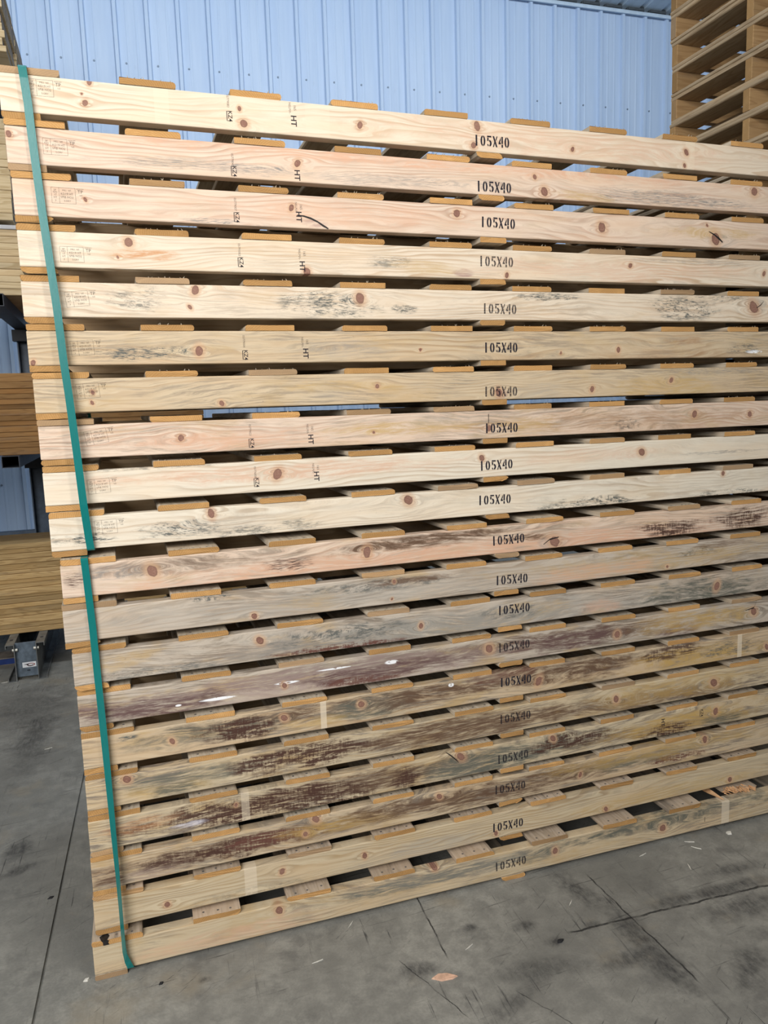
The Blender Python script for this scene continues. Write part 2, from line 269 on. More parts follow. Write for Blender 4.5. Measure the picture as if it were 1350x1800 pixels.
STAINS = {1: [('patch', 0.3829, 0.0498, 0.0195, 0.0447, 0.5), ('patch', 0.8015, 0.0423, 0.0368, 0.0477, 0.3), ('patch', 2.0765, 0.0317, 0.0196, 0.0567, 0.7), ('pink', 1.6339, 0.0465, 0.7645, 0.053, 0.5)], 2: [('pink', 1.1953, 0.0867, 1.2109, 0.0328, 0.9), ('greystreak', 0.4807, 0.027, 0.3139, 0.0182, 0.9), ('greystreak', 0.9763, 0.0225, 0.313, 0.0229, 0.7), ('greystreak', 1.3376, 0.0299, 0.0676, 0.0242, 0.5), ('greystreak', 2.0102, 0.0251, 0.403, 0.0264, 1.0), ('yellow', 1.6512, 0.0147, 0.1262, 0.0217, 0.6)], 3: [('greystreak', 0.4824, 0.0086, 0.0909, 0.0077, 1.0), ('purple', 0.7724, 0.0161, 0.043, 0.0161, 0.8), ('pink', 0.888, 0.0461, 0.5099, 0.0389, 0.6), ('yellow', 2.1684, 0.0463, 0.2411, 0.0233, 0.7), ('grey', 2.2052, 0.0256, 0.0792, 0.0273, 0.8)], 4: [('orange', 0.2899, 0.039, 0.1258, 0.0135, 0.9), ('purple', 1.2314, 0.0157, 0.0354, 0.0156, 0.8), ('mold', 0.9867, 0.0417, 0.0712, 0.0167, 0.5), ('yellow', 1.1147, 0.0291, 0.1293, 0.0239, 0.5), ('pink', 1.8161, 0.0387, 0.6104, 0.041, 0.5), ('greystreak', 2.102, 0.0756, 0.3231, 0.0116, 0.6)], 5: [('mold', 0.2793, 0.0496, 0.0652, 0.0303, 0.55), ('mold', 0.8089, 0.0414, 0.1505, 0.0362, 0.95), ('mold', 1.0445, 0.0278, 0.041, 0.017, 0.8), ('mold', 1.5271, 0.0768, 0.1036, 0.0145, 0.8), ('mold', 2.0603, 0.0475, 0.1189, 0.0467, 0.9), ('mold', 2.2655, 0.0789, 0.0873, 0.0159, 0.6), ('grey', 2.3801, 0.0511, 0.0514, 0.0404, 0.7)], 6: [('mold', 0.2948, 0.0311, 0.1359, 0.0153, 0.95), ('grey', 0.8425, 0.04, 0.173, 0.0333, 0.4), ('brown', 2.0703, 0.056, 0.0958, 0.0176, 0.6), ('white', 2.3691, 0.0193, 0.0644, 0.0102, 1.0), ('brown', 2.0203, 0.0086, 0.4139, 0.0389, 0.4), ('mold', 2.3179, 0.0296, 0.0891, 0.0182, 0.6)], 7: [('yellow', 0.8369, 0.0512, 0.2092, 0.0201, 0.5), ('grey', 0.8136, 0.0351, 0.0867, 0.0235, 0.3), ('purple', 1.3501, 0.0185, 0.0353, 0.0163, 0.8), ('yellow', 2.0121, 0.0257, 0.2978, 0.0432, 0.6), ('greystreak', 2.1891, 0.077, 0.2482, 0.016, 0.8), ('grey', 1.5003, 0.0185, 0.1048, 0.0332, 0.4)], 8: [('stroke', 1.3113, 0.0503, 0.0016, 0.03, 1.0), ('yellow', 1.0343, 0.0454, 0.2788, 0.0244, 0.7), ('grey', 1.1595, 0.0613, 0.1539, 0.0159, 0.5), ('yellow', 1.4594, 0.0412, 0.1461, 0.0332, 0.6), ('mold', 1.8348, 0.0271, 0.0518, 0.0174, 0.8), ('brown', 1.9004, 0.0357, 0.5467, 0.0466, 0.35), ('pink', 0.4693, 0.0308, 0.2844, 0.0353, 0.8)], 9: [('pink', 0.7004, 0.0548, 0.6922, 0.0298, 0.7), ('mold', 0.2954, 0.0872, 0.1883, 0.0047, 0.5), ('greystreak', 2.2362, 0.0333, 0.2169, 0.0082, 0.8), ('pink', 1.7102, 0.0504, 0.3581, 0.0268, 0.4)], 10: [('mold', 0.0874, 0.0272, 0.0785, 0.0154, 0.95), ('mold', 0.3469, 0.0303, 0.12, 0.0256, 0.95), ('mold', 0.5283, 0.0098, 0.0697, 0.0198, 0.7), ('mold', 0.6762, 0.0194, 0.0771, 0.0168, 0.5), ('mold', 1.6955, 0.0085, 0.1814, 0.0232, 0.8), ('mold', 2.2666, 0.0026, 0.1959, 0.0166, 0.6), ('grey', 0.4338, 0.0348, 0.1987, 0.0324, 0.3)], 11: [('pink', 1.2098, 0.0073, 1.2155, 0.0529, 1.2), ('burnline', 0.6164, 0.0367, 0.0632, 0.02, 0.9), ('brownsm', 0.989, 0.0634, 0.2808, 0.0193, 1.0), ('burn', 1.9838, 0.0279, 0.1342, 0.032, 1.0), ('burn', 2.2926, 0.0358, 0.1249, 0.0332, 0.9), ('grey', 1.5006, 0.0164, 0.0648, 0.0264, 0.7), ('greystreak', 0.1358, 0.0561, 0.1306, 0.0248, 0.8), ('brownsm', 1.3947, 0.0448, 0.0839, 0.0111, 0.8), ('burnline', 0.0315, 0.0449, 0.0309, 0.0213, 0.9)], 12: [('grey', 0.7801, 0.0406, 0.7904, 0.0441, 0.55), ('mold', 0.3909, 0.0834, 0.0632, 0.013, 0.8), ('mold', 0.9295, 0.062, 0.2224, 0.0175, 0.6), ('brownsm', 1.0009, 0.0683, 0.1513, 0.0106, 0.7), ('mold', 2.089, 0.0559, 0.1006, 0.0163, 0.7), ('yellow', 1.8725, 0.0396, 0.558, 0.0434, 0.5), ('brownsm', 2.2163, 0.0755, 0.1295, 0.0124, 0.6), ('pink', 1.6729, 0.0272, 0.3173, 0.0348, 0.7)], 13: [('grey', 1.2136, 0.023, 1.2165, 0.0717, 0.7), ('mold', 0.7542, 0.0479, 0.1874, 0.0276, 0.7), ('maroon', 0.7525, 0.007, 0.1877, 0.0121, 0.8), ('mold', 1.3536, 0.046, 0.1159, 0.0225, 0.5), ('moldsm', 2.1276, 0.0318, 0.2945, 0.0412, 0.95), ('pink', 1.6831, 0.0262, 0.1034, 0.0313, 0.6), ('mold', 0.2212, 0.0105, 0.1906, 0.016, 0.5)], 14: [('purplegrey', 0.7762, 0.0246, 0.7803, 0.0693, 0.7), ('purplesm', 0.22, 0.0212, 0.2157, 0.0227, 1.0), ('burnline', 0.361, 0.0366, 0.0442, 0.0198, 0.8), ('purplesm', 0.8827, 0.0336, 0.2893, 0.0248, 1.0), ('maroon', 0.8265, 0.013, 0.1474, 0.0141, 0.7), ('purplesm', 1.5536, 0.0448, 0.2565, 0.031, 0.9), ('purplesm', 2.006, 0.0197, 0.1, 0.0205, 1.0), ('yellow', 2.1044, 0.0468, 0.3191, 0.0413, 0.8), ('white', 0.9131, 0.0571, 0.0358, 0.0107, 1.0), ('white', 0.3815, 0.0231, 0.0891, 0.0083, 0.7), ('white', 0.2652, 0.0211, 0.0133, 0.0049, 1.0), ('white', 0.7352, 0.0628, 0.0895, 0.0052, 0.8), ('white', 0.5835, 0.0406, 0.0601, 0.0068, 0.6)], 15: [('mold', 0.1181, 0.074, 0.0412, 0.0096, 0.9), ('burn', 0.4647, 0.0419, 0.0835, 0.0371, 0.9), ('moldsm', 0.8256, 0.0442, 0.1435, 0.0355, 0.9), ('brownsm', 1.0351, 0.0482, 0.2158, 0.0292, 1.0), ('yellow', 0.6557, 0.0268, 0.1237, 0.0243, 0.6), ('maroonsm', 1.2958, 0.0746, 0.1262, 0.0264, 0.6), ('brownsm', 1.6503, 0.0521, 0.1845, 0.0355, 1.0), ('yellow', 2.0852, 0.0328, 0.3465, 0.0457, 1.0), ('burn', 1.9831, 0.0667, 0.1252, 0.0287, 0.7), ('mold', 2.2413, 0.0418, 0.1333, 0.0296, 0.6), ('white', 1.1147, 0.0748, 0.016, 0.011, 1.0), ('patch', 2.2928, 0.0344, 0.0108, 0.0532, 0.8), ('patch', 0.6879, 0.0575, 0.0098, 0.0435, 0.8)], 16: [('yellow', 0.2306, 0.025, 0.1568, 0.023, 0.6), ('moldsm', 0.2391, 0.0226, 0.0668, 0.0231, 0.9), ('burn', 0.4932, 0.0435, 0.1017, 0.0375, 1.0), ('burn', 0.6672, 0.0282, 0.0714, 0.0245, 0.8), ('brownsm', 1.1855, 0.032, 0.3698, 0.0336, 1.0), ('mold', 1.1576, -0.035, 0.1333, 0.015, 0.5), ('brownsm', 2.0206, -0.0078, 0.2801, 0.0332, 0.5), ('yellow', 1.9957, 0.0525, 0.4408, 0.0495, 0.6)], 17: [('orange', 0.1386, 0.0542, 0.1302, 0.0261, 0.5), ('white2', 0.2656, 0.0256, 0.0678, 0.01, 0.7), ('burn', 0.3929, 0.0156, 0.0746, 0.0237, 0.9), ('burn', 0.6604, 0.0336, 0.2058, 0.0457, 1.1), ('brownsm', 0.9274, 0.0355, 0.1157, 0.0291, 1.0), ('moldsm', 1.2353, 0.0256, 0.2305, 0.0341, 0.95), ('burn', 0.9549, 0.0297, 0.0486, 0.0366, 0.8), ('burn', 1.5356, 0.0502, 0.1358, 0.0275, 1.0), ('yellow', 2.0442, 0.038, 0.3968, 0.0417, 1.0), ('burn', 1.97, 0.015, 0.1072, 0.029, 0.8), ('moldsm', 2.2083, 0.0179, 0.0934, 0.0213, 0.9), ('patch', 0.439, 0.0236, 0.0126, 0.0341, 0.5)], 18: [('purplegrey', 0.1299, 0.0176, 0.1313, 0.0231, 0.5), ('burnline', 0.2051, 0.0347, 0.0908, 0.0116, 1.0), ('brownsm', 0.05, 0.0191, 0.0528, 0.0147, 1.0), ('burn', 0.3922, 0.0452, 0.1251, 0.0307, 1.0), ('maroon', 0.5052, 0.0473, 0.1551, 0.0243, 0.8), ('yellow', 0.7229, 0.0461, 0.2017, 0.0286, 0.8), ('brownsm', 0.8909, 0.0573, 0.1537, 0.0255, 0.9), ('brownsm', 1.2679, 0.0283, 0.2021, 0.0268, 0.9), ('moldsm', 1.8352, 0.0415, 0.1349, 0.0205, 0.9), ('maroon', 2.0234, 0.028, 0.154, 0.0147, 0.8), ('yellow', 1.9611, 0.0667, 0.4907, 0.0415, 0.7)], 19: [('patch', 0.4474, 0.0345, 0.0196, 0.0381, 0.6), ('grey', 1.0208, 0.0261, 0.2495, 0.0373, 0.5), ('yellow', 1.9487, 0.0198, 0.5024, 0.0416, 0.5), ('mold', 0.4703, 0.003, 0.2576, 0.0209, 0.3)], 20: [('stroke', 2.1230, 0.0359, 0.0015, 0.0105, 1.2), ('moldsm', 1.0404, 0.0558, 0.2876, 0.0241, 0.8), ('moldsm', 1.4287, 0.0565, 0.1423, 0.0234, 0.9), ('moldsm', 1.9837, 0.0698, 0.4357, 0.0269, 0.95), ('patch', 2.2161, 0.0392, 0.0184, 0.0298, 0.7), ('pink', 0.4163, 0.0279, 0.3107, 0.0344, 0.5), ('grey', 1.1604, 0.06, 0.3881, 0.0376, 0.3)]}
STENCIL = {1: (1.3432, 0.032), 2: (1.3446, 0.0238), 3: (1.3505, 0.0426), 4: (1.3472, 0.0528), 5: (1.3611, 0.0344), 6: (1.3606, 0.0388), 7: (1.357, 0.0255), 8: (1.3576, 0.0323), 9: (1.3374, 0.0374), 10: (1.3246, 0.0481), 11: (1.3396, 0.044), 12: (1.3554, 0.0339), 13: (1.3497, 0.0559), 14: (1.3473, 0.0516), 15: (1.3507, 0.0541), 16: (1.3477, 0.0503), 17: (1.3387, 0.0348), 18: (1.3314, 0.047), 19: (1.3208, 0.0387), 20: (1.3242, 0.0442)}
GRADE = {1: (0.0955, 0.0607), 2: (0.1127, 0.046), 3: (0.1175, 0.0528), 4: (0.125, 0.0331), 5: (0.131, 0.0468), 6: (0.1316, 0.0445), 7: (0.1322, 0.056), 8: (0.1415, 0.0559), 9: (0.1376, 0.046), 10: (0.1415, 0.0569)}
NUMBER = {1: (0.5558, 0.0738), 2: (0.5553, 0.0464), 3: (0.551, 0.055), 4: (0.5557, 0.0602), 6: (0.5558, 0.0604), 8: (0.5548, 0.0572), 9: (0.5622, 0.0588)}
BLOCK = {1: (0.5573, 0.0351), 2: (0.5567, 0.0172), 3: (0.5521, 0.0209), 4: (0.5569, 0.0269), 6: (0.5568, 0.0228), 8: (0.556, 0.0199), 9: (0.5638, 0.029), 17: (2.1218, 0.059)}
HT = {1: (0.7325, 0.0381), 2: (0.7312, 0.0184), 3: (0.7253, 0.0307), 4: (0.73, 0.0213), 6: (0.7303, 0.0261), 8: (0.7299, 0.0236), 9: (0.7416, 0.0365), 17: (1.9489, 0.0511)}
SMALL = {1: (0.7293, 0.0703), 3: (0.7248, 0.0551), 4: (0.7299, 0.054), 6: (0.7284, 0.0567), 8: (0.7279, 0.0536), 9: (0.7392, 0.0603)}
DX=(-0.0269, -0.0229, -0.0179, -0.0177, -0.0207, -0.0187, -0.0146, -0.0131, -0.0126, -0.0071, 0.0117, 0.0072, 0.0205, 0.0234, 0.0247, 0.0239, 0.0215, 0.0188, 0.0157, 0.0049)
DY=(0.006, 0.0061, 0.0036, 0.0116, 0.0131, 0.0109, 0.015, 0.0177, 0.0176, 0.018, -0.0087, -0.0086, -0.0082, -0.0052, -0.0063, -0.0075, -0.0101, -0.0069, -0.014, -0.0457)
YAW=(0.003, 0.0049, 0.0033, 0.0059, 0.0006, -0.0006, -0.0003, -0.0005, 0.0002, 0.0061, 0.0035, 0.0035, 0.003, -0.001, 0.002, 0.0012, -0.0004, -0.0014, -0.0062, -0.0182)
ZB=(2.3539, 2.2311, 2.1076, 1.9843, 1.8606, 1.7375, 1.6147, 1.4927, 1.37, 1.2474, 1.122, 0.999, 0.8765, 0.7538, 0.6311, 0.5083, 0.3855, 0.2634, 0.1419, 0.017)
CRACK = {3: [[(0.7206, 0.0351, 0.001), (0.7401, 0.033, 0.002), (0.7595, 0.0278, 0.0026), (0.7789, 0.0195, 0.0021), (0.795, 0.0094, 0.0028), (0.8097, 0.0023, 0.0016)], [(2.1515, 0.0515, 0.0012), (2.1759, 0.0413, 0.0023), (2.1958, 0.029, 0.0034), (2.2109, 0.0183, 0.0019)]], 5: [[(2.3798, 0.0492, 0.0013), (2.3974, 0.0592, 0.0023), (2.4097, 0.0712, 0.0013)]], 17: [[(1.0914, 0.0971, 0.0007), (1.1093, 0.0819, 0.0022), (1.1292, 0.0624, 0.0018), (1.1372, 0.0529, 0.0007)]], 14: [[(2.3129, 0.0566, 0.001), (2.3529, 0.0627, 0.0026), (2.3651, 0.0897, 0.0017)]], 11: [[(1.4678, 0.0155, 0.0012), (1.4915, 0.0305, 0.0023), (1.5261, 0.0352, 0.0015)]]}

# ------------------------------------------------------------ materials
M_DECK = sawn_wood('deck_wood', (0.56, 0.49, 0.39), (0.37, 0.29, 0.20), 'y', 60, grime=0.4)
M_DECKDK = sawn_wood('weathered_deck_wood', (0.55, 0.45, 0.35), (0.33, 0.25, 0.17), 'y', 60, grime=0.6)
M_END = end_grain('board_end_grain', (0.60, 0.35, 0.14), (0.36, 0.18, 0.06))
M_STR = sawn_wood('stringer_wood', (0.52, 0.38, 0.235), (0.36, 0.23, 0.12), 'x', 60, grime=0.3)
M_SIDEEND = end_grain('stringer_end_grain', (0.46, 0.29, 0.13), (0.30, 0.17, 0.07), 'y')
M_NAIL = plain('nail_steel', (0.42, 0.42, 0.43), 0.4, 0.5, 0.8)
M_SPLINT = sawn_wood('raw_splinter_wood', (0.72, 0.45, 0.25), (0.45, 0.22, 0.09), 'y', 90)
def ink_mat(name, lo, hi, strength):
    b = NB(name); n = b.noise(b.object_co(), 420.0, 3, 0.6)
    b.put(b.bsdf.inputs['Alpha'], b.step(n, lo, hi, 0.35*strength, strength))
    return b.out((0.022, 0.021, 0.03), 0.8, 0.1)
M_INK = ink_mat('stencil_ink', 0.20, 0.36, 0.98)
M_INKFAINT = ink_mat('worn_stencil_ink', 0.34, 0.58, 0.85)
M_STAMP = ink_mat('stamp_ink', 0.30, 0.55, 0.62)
M_STAMPHT = ink_mat('stamp_ink_bold', 0.22, 0.42, 0.92)
def strap_mat():
    b = NB('green_strap'); n = b.noise(b.vm('MULTIPLY', b.object_co(), (900, 900, 60)), 1.0, 2)
    b.bump(n, 0.15, 0.0006)
    return b.out(b.mix(n, (0.0, 0.135, 0.125), (0.004, 0.185, 0.18)), 0.24, 0.6)
M_STRAP = strap_mat()
def panel_mat():
    b = NB('painted_panel'); co = b.object_co()
    n = b.noise(b.vm('MULTIPLY', co, (9, 9, 0.7)), 1.0, 3, 0.55)
    c = b.mix(b.step(n, 0.3, 0.75), (0.43, 0.57, 0.79), (0.50, 0.635, 0.84))
    d = b.noise(b.vm('MULTIPLY', co, (14, 14, 5)), 1.0, 4, 0.7)
    c = b.mix(b.step(d, 0.62, 0.75, 0, 0.25), c, (0.34, 0.46, 0.62))
    return b.out(c, 0.42, 0.4)
M_PANEL = panel_mat()
M_TRIM = plain('painted_trim', (0.52, 0.66, 0.82), 0.4, 0.4, 0, 0.05)
M_SCREW = plain('screw_head', (0.20, 0.26, 0.34), 0.5, 0.4, 0.3)
M_ROOF = plain('roof_deck_paint', (0.50, 0.62, 0.74), 0.5, 0.4, 0, 0.08, 3)
M_FOAM = plain('closure_foam', (0.07, 0.085, 0.10), 0.9, 0.1)
M_RACK = plain('rack_dark_paint', (0.022, 0.028, 0.042), 0.5, 0.4, 0, 0.2)
M_RACKB = plain('rack_blue_paint', (0.075, 0.11, 0.165), 0.45, 0.4, 0, 0.15)
M_RACKG = plain('rack_grey_paint', (0.115, 0.15, 0.19), 0.5, 0.4, 0, 0.2, 25)
M_GALV = plain('channel_grey_steel', (0.20, 0.205, 0.20), 0.45, 0.5, 0.4, 0.2)
M_BOLT = plain('zinc_bolt', (0.5, 0.49, 0.44), 0.35, 0.5, 0.8)
M_WHITE = plain('sticker_white', (0.75, 0.77, 0.80), 0.5, 0.3, 0, 0.05)
M_LOGO = plain('sticker_dark_ink', (0.06, 0.05, 0.07), 0.6, 0.2)
M_LOGOR = plain('sticker_red_ink', (0.30, 0.10, 0.09), 0.6, 0.2)
M_BLUE = plain('blue_paint', (0.012, 0.035, 0.16), 0.4, 0.4)
M_SHEETC = sawn_wood('orange_brown_sheet', (0.34, 0.19, 0.075), (0.19, 0.095, 0.035), 'x', 70, (1.0, 0.86, 0.7), 0.45, 0.25)
M_SHEETD = sawn_wood('tan_brown_sheet', (0.58, 0.40, 0.19), (0.30, 0.18, 0.07), 'x', 70, (1.0, 0.9, 0.75), 0.45, 0.25)
M_PALE = sawn_wood('pale_lumber', (0.68, 0.54, 0.34), (0.42, 0.29, 0.14), 'x', 40, (1.0, 0.92, 0.84), 0.25, 0.15)
M_PALEEND = plain('lumber_end_shade_grey', (0.19, 0.165, 0.14), 0.85, 0.1, 0, 0.3, 9)  # shade on plank ends painted as dark grey; battens and floor plank share it
M_CAP = plain('pale_cap_board', (0.55, 0.54, 0.55), 0.6, 0.3, 0, 0.1)

def floor_mat():
    b = NB('worn_concrete'); P = b.object_co()
    n1 = b.noise(P, 1.4, 5, 0.6); n2 = b.noise(P, 16.0, 5, 0.65); n3 = b.noise(P, 130.0, 3, 0.7)
    c = b.mix(b.step(n1, 0.3, 0.7), (0.185, 0.182, 0.165), (0.34, 0.332, 0.298))
    c = b.mix(b.step(n2, 0.35, 0.68, 0.6, 0.0), c, (0.165, 0.163, 0.150))
    n4 = b.noise(P, 5.0, 6, 0.72)
    c = b.mix(b.step(n4, 0.52, 0.70, 0, 0.6), c, (0.115, 0.113, 0.107))
    c = b.mix(b.step(b.noise(P, 75.0, 4, 0.8), 0.64, 0.72, 0, 0.7), c, (0.05, 0.05, 0.05))
    c = b.mix(b.step(n3, 0.3, 0.7, 0.25, 0.0), c, (0.13, 0.13, 0.12))
    tan = b.noise(b.vm('ADD', P, (5.3, 2.2, 0)), 3.1, 4, 0.6)
    c = b.mix(b.step(tan, 0.56, 0.72, 0, 0.45), c, (0.30, 0.255, 0.185))
    # drag marks along the two traffic directions
    for k, (sx, sy, rot, lo, hi, a) in enumerate(((70, 3.2, 0.05, 0.585, 0.66, 0.85), (3.0, 75, -0.05, 0.59, 0.66, 0.8), (90, 7, 0.95, 0.60, 0.67, 0.8))):
        m = b.new('ShaderNodeMapping'); b.put(m.inputs['Vector'], P); m.inputs['Rotation'].default_value = (0, 0, rot); m.inputs['Location'].default_value = (k*3.7, k*1.9, 0)
        s = b.noise(b.vm('MULTIPLY', m.outputs[0], (sx, sy, 1)), 1.0, 5, 0.7)
        g = b.step(b.noise(b.vm('ADD', P, (k*9.1, 4.4, 0)), 2.6, 3, 0.6), 0.42, 0.66)
        c = b.mix(b.math('MULTIPLY', b.math('MULTIPLY', b.step(s, lo, hi), g), a), c, (0.035, 0.035, 0.036))
    edge = b.math('MULTIPLY_ADD', b.noise(P, 7.0, 4, 0.6), 0.65, b.math('MULTIPLY', b.noise(P, 45.0, 5, 0.75), 0.35))
    grit = b.step(b.noise(b.vm('MULTIPLY', P, (60, 22, 1)), 1.0, 6, 0.75), 0.25, 0.72, 0.25, 1.0)
    for (x, y, hx, hy, ang, a) in ((1.50, -0.16, 0.045, 0.15, 5, .9), (1.56, -0.36, 0.055, 0.10, 8, .95), (1.555, -0.56, 0.05, 0.11, 0, .95), (1.92, -0.345, 0.24, 0.03, -3, .9),
            (1.96, -0.44, 0.20, 0.05, -6, .8), (1.452, -0.337, 0.03, 0.018, 0, .95), (0.875, -0.314, 0.06, 0.030, -10, .85), (1.259, -0.261, 0.045, 0.025, 0, .85), (1.31, -0.36, 0.03, 0.02, 0, .9),
            (1.452, -0.503, 0.10, 0.03, 0, .7), (2.05, -0.275, 0.12, 0.03, 0, .7), (1.20, -0.44, 0.20, 0.04, -12, .6), (1.08, -0.52, 0.16, 0.03, 20, .6), (1.75, -0.65, 0.10, 0.05, 30, .85),
            (-0.34, 1.80, 0.08, 0.40, -4, .6), (-0.29, 0.80, 0.05, 0.06, 0, .9), (-0.28, 0.65, 0.07, 0.03, 20, .85), (-0.40, 2.3, 0.2, 0.5, 0, .5), (0.30, -0.13, 0.02, 0.012, 0, .9), (1.10, -0.21, 0.02, 0.015, 0, .8)):
        ca, sa = math.cos(math.radians(ang)), math.sin(math.radians(ang))
        d = b.vm('SUBTRACT', P, (x, y, 0))
        e = b.comb(b.vm('DOT_PRODUCT', d, (ca/hx, sa/hx, 0)), b.vm('DOT_PRODUCT', d, (-sa/hy, ca/hy, 0)), 0.0)
        m = b.step(b.math('MULTIPLY_ADD', edge, 3.2, b.vm('LENGTH', e)), 1.7, 3.0, 1, 0)
        c = b.mix(b.math('MULTIPLY', b.math('MULTIPLY', m, grit), a), c, (0.030, 0.030, 0.033))
    # hairline cracks
    wig = b.math('MULTIPLY', b.math('SUBTRACT', b.noise(P, 14.0, 4, 0.6), 0.5), 0.02)
    for (x0, y0, x1, y1, wd) in ((1.000, 0.02, 0.979, -0.32, .0013), (1.35, -0.34, 2.6, -0.41, .0022), (1.58, -0.10, 1.59, -0.66, .0015), (0.84, -0.25, 0.95, -0.54, .0008), (1.10, -0.48, 1.22, -0.70, .0008)):
        L = math.hypot(x1-x0, y1-y0); ux, uy = (x1-x0)/L, (y1-y0)/L
        d = b.vm('SUBTRACT', P, (x0, y0, 0))
        al = b.vm('DOT_PRODUCT', d, (ux, uy, 0)); ac = b.math('ABSOLUTE', b.math('ADD', b.vm('DOT_PRODUCT', d, (-uy, ux, 0)), wig))
        m = b.math('MULTIPLY', b.step(ac, wd, wd*2.5, 1, 0), b.math('MULTIPLY', b.step(al, 0, 0.04), b.step(al, L-0.05, L, 1, 0)))
        c = b.mix(b.math('MULTIPLY', m, b.step(n2, 0.35, 0.55, 0.35, 0.9)), c, (0.022, 0.022, 0.022))
    b.bump(b.math('ADD', n2, b.math('MULTIPLY', n3, 0.4)), 0.25, 0.003)
    return b.out(c, b.step(n2, 0.3, 0.7, 0.62, 0.85), 0.25)
M_FLOOR = floor_mat()

# ------------------------------------------------------------ setting: floor, back wall, roof
def build_floor():
    jx = -0.1433; g = 0.004
    pts = [(-9, 0), (jx-g, 0), (jx-g*0.6, -0.008), (jx+g*0.6, -0.008), (jx+g, 0), (14, 0)]
    ys = [-9, 9]; v = [(x + 0.0451*y*(1 if abs(x-jx) < .1 else 0), y, z) for y in ys for (x, z) in pts]
    n = len(pts); f = [(i, i+1, n+i+1, n+i) for i in range(n-1)]
    structure(mesh_obj('floor', v, f, M_FLOOR))
build_floor()

WA = -0.041; WX, WY = -0.3994, 6.3716
def build_wall():
    root = bpy.data.objects.new('wall_back', None); COL.objects.link(root); structure(root)
    root.location = (WX, WY, 0); root.rotation_euler = (0, 0, WA)
    Hh = 6.165; p = 0.3048; prof = []
    for i in range(3):
        c = (i+0.5)*p
        for (x, y) in ((-0.028, 0), (-0.016, -0.034), (0.016, -0.034), (0.028, 0), (0.095, 0), (0.102, -0.0022), (0.116, -0.0022), (0.123, 0), (0.186, 0), (0.193, -0.0022), (0.207, -0.0022), (0.214, 0)):
            prof.append((c+x, y))
    prof = [(0, 0)] + [q for q in prof if 0 < q[0] < 3*p] + [(3*p, 0)]
    # ribs wrap so that the last flat closes the panel
    v = [(x, y, z) for z in (0, Hh) for (x, y) in prof]; n = len(prof)
    f = [(i, i+1, n+i+1, n+i) for i in range(n-1)]
    me = None
    for k in range(-5, 11):
        if me is None:
            o = mesh_obj('cladding_panel', v, f, M_PANEL, root, (k*3*p-0.235, 0, 0)); me = o.data
        else: link('cladding_panel', me, root, (k*3*p-0.235, 0, 0))
    bm = bmesh.new(); bmesh.ops.create_cone(bm, cap_ends=True, segments=6, radius1=0.011, radius2=0.009, depth=0.008)
    bmesh.ops.rotate(bm, verts=bm.verts, cent=(0, 0, 0), matrix=Matrix.Rotation(math.pi/2, 3, 'X'))
    sm = bm_mesh('screw', bm, M_SCREW)
    for i in range(-4, 30): link('screw', sm, root, (i*p, -0.004, 5.0897))
    for i in range(-3, 4): link('screw', sm, root, (i*p, -0.004, 0.93))
    # eave trim and foam closures under the roof deck
    bm = bmesh.new(); box_bm(bm, -4.9, 10, -0.055, -0.031, 6.140, 6.176); box_bm(bm, -4.9, 10, -0.055, 0.0, 6.173, 6.179)
    link('eave_trim', bm_mesh('eave_trim', bm, M_TRIM), root)
    bm = bmesh.new(); box_bm(bm, -0.118, 0.118, -0.05, 0.02, 6.179, 6.25)
    bmesh.ops.bevel(bm, geom=list(bm.edges), offset=0.012, segments=2, affect='EDGES')
    fm = bm_mesh('foam_closure', bm, M_FOAM)
    for i in range(-10, 32): link('foam_closure', fm, root, (i*p+0.075, 0, 0))
    # dark girt line at the foot
    bm = bmesh.new(); box_bm(bm, -4.9, 10, -0.06, -0.031, 0.0, 0.12)
    link('base_trim', bm_mesh('base_trim', bm, M_TRIM), root)
build_wall()

def build_roof():
    root = bpy.data.objects.new('ceiling', None); COL.objects.link(root); structure(root)
    root.location = (WX, WY, 6.215); root.rotation_euler = (0, 0, WA)
    p = 0.3048; prof = [(0, 0), (0.115, 0), (0.135, 0.018), (0.17, 0.018), (0.19, 0), (p, 0)]
    y0, y1, sl = 0.3, -7.2, 0.075
    v = [(x, y, z - y*sl) for y in (y0, y1) for (x, z) in prof]; n = len(prof)
    f = [(i, i+1, n+i+1, n+i) for i in range(n-1)]
    o = mesh_obj('roof_panel', v, f, M_ROOF, root, (-5*p, 0, 0))
    for i in range(-4, 33): link('roof_panel', o.data, root, (i*p, 0, 0))
build_roof()

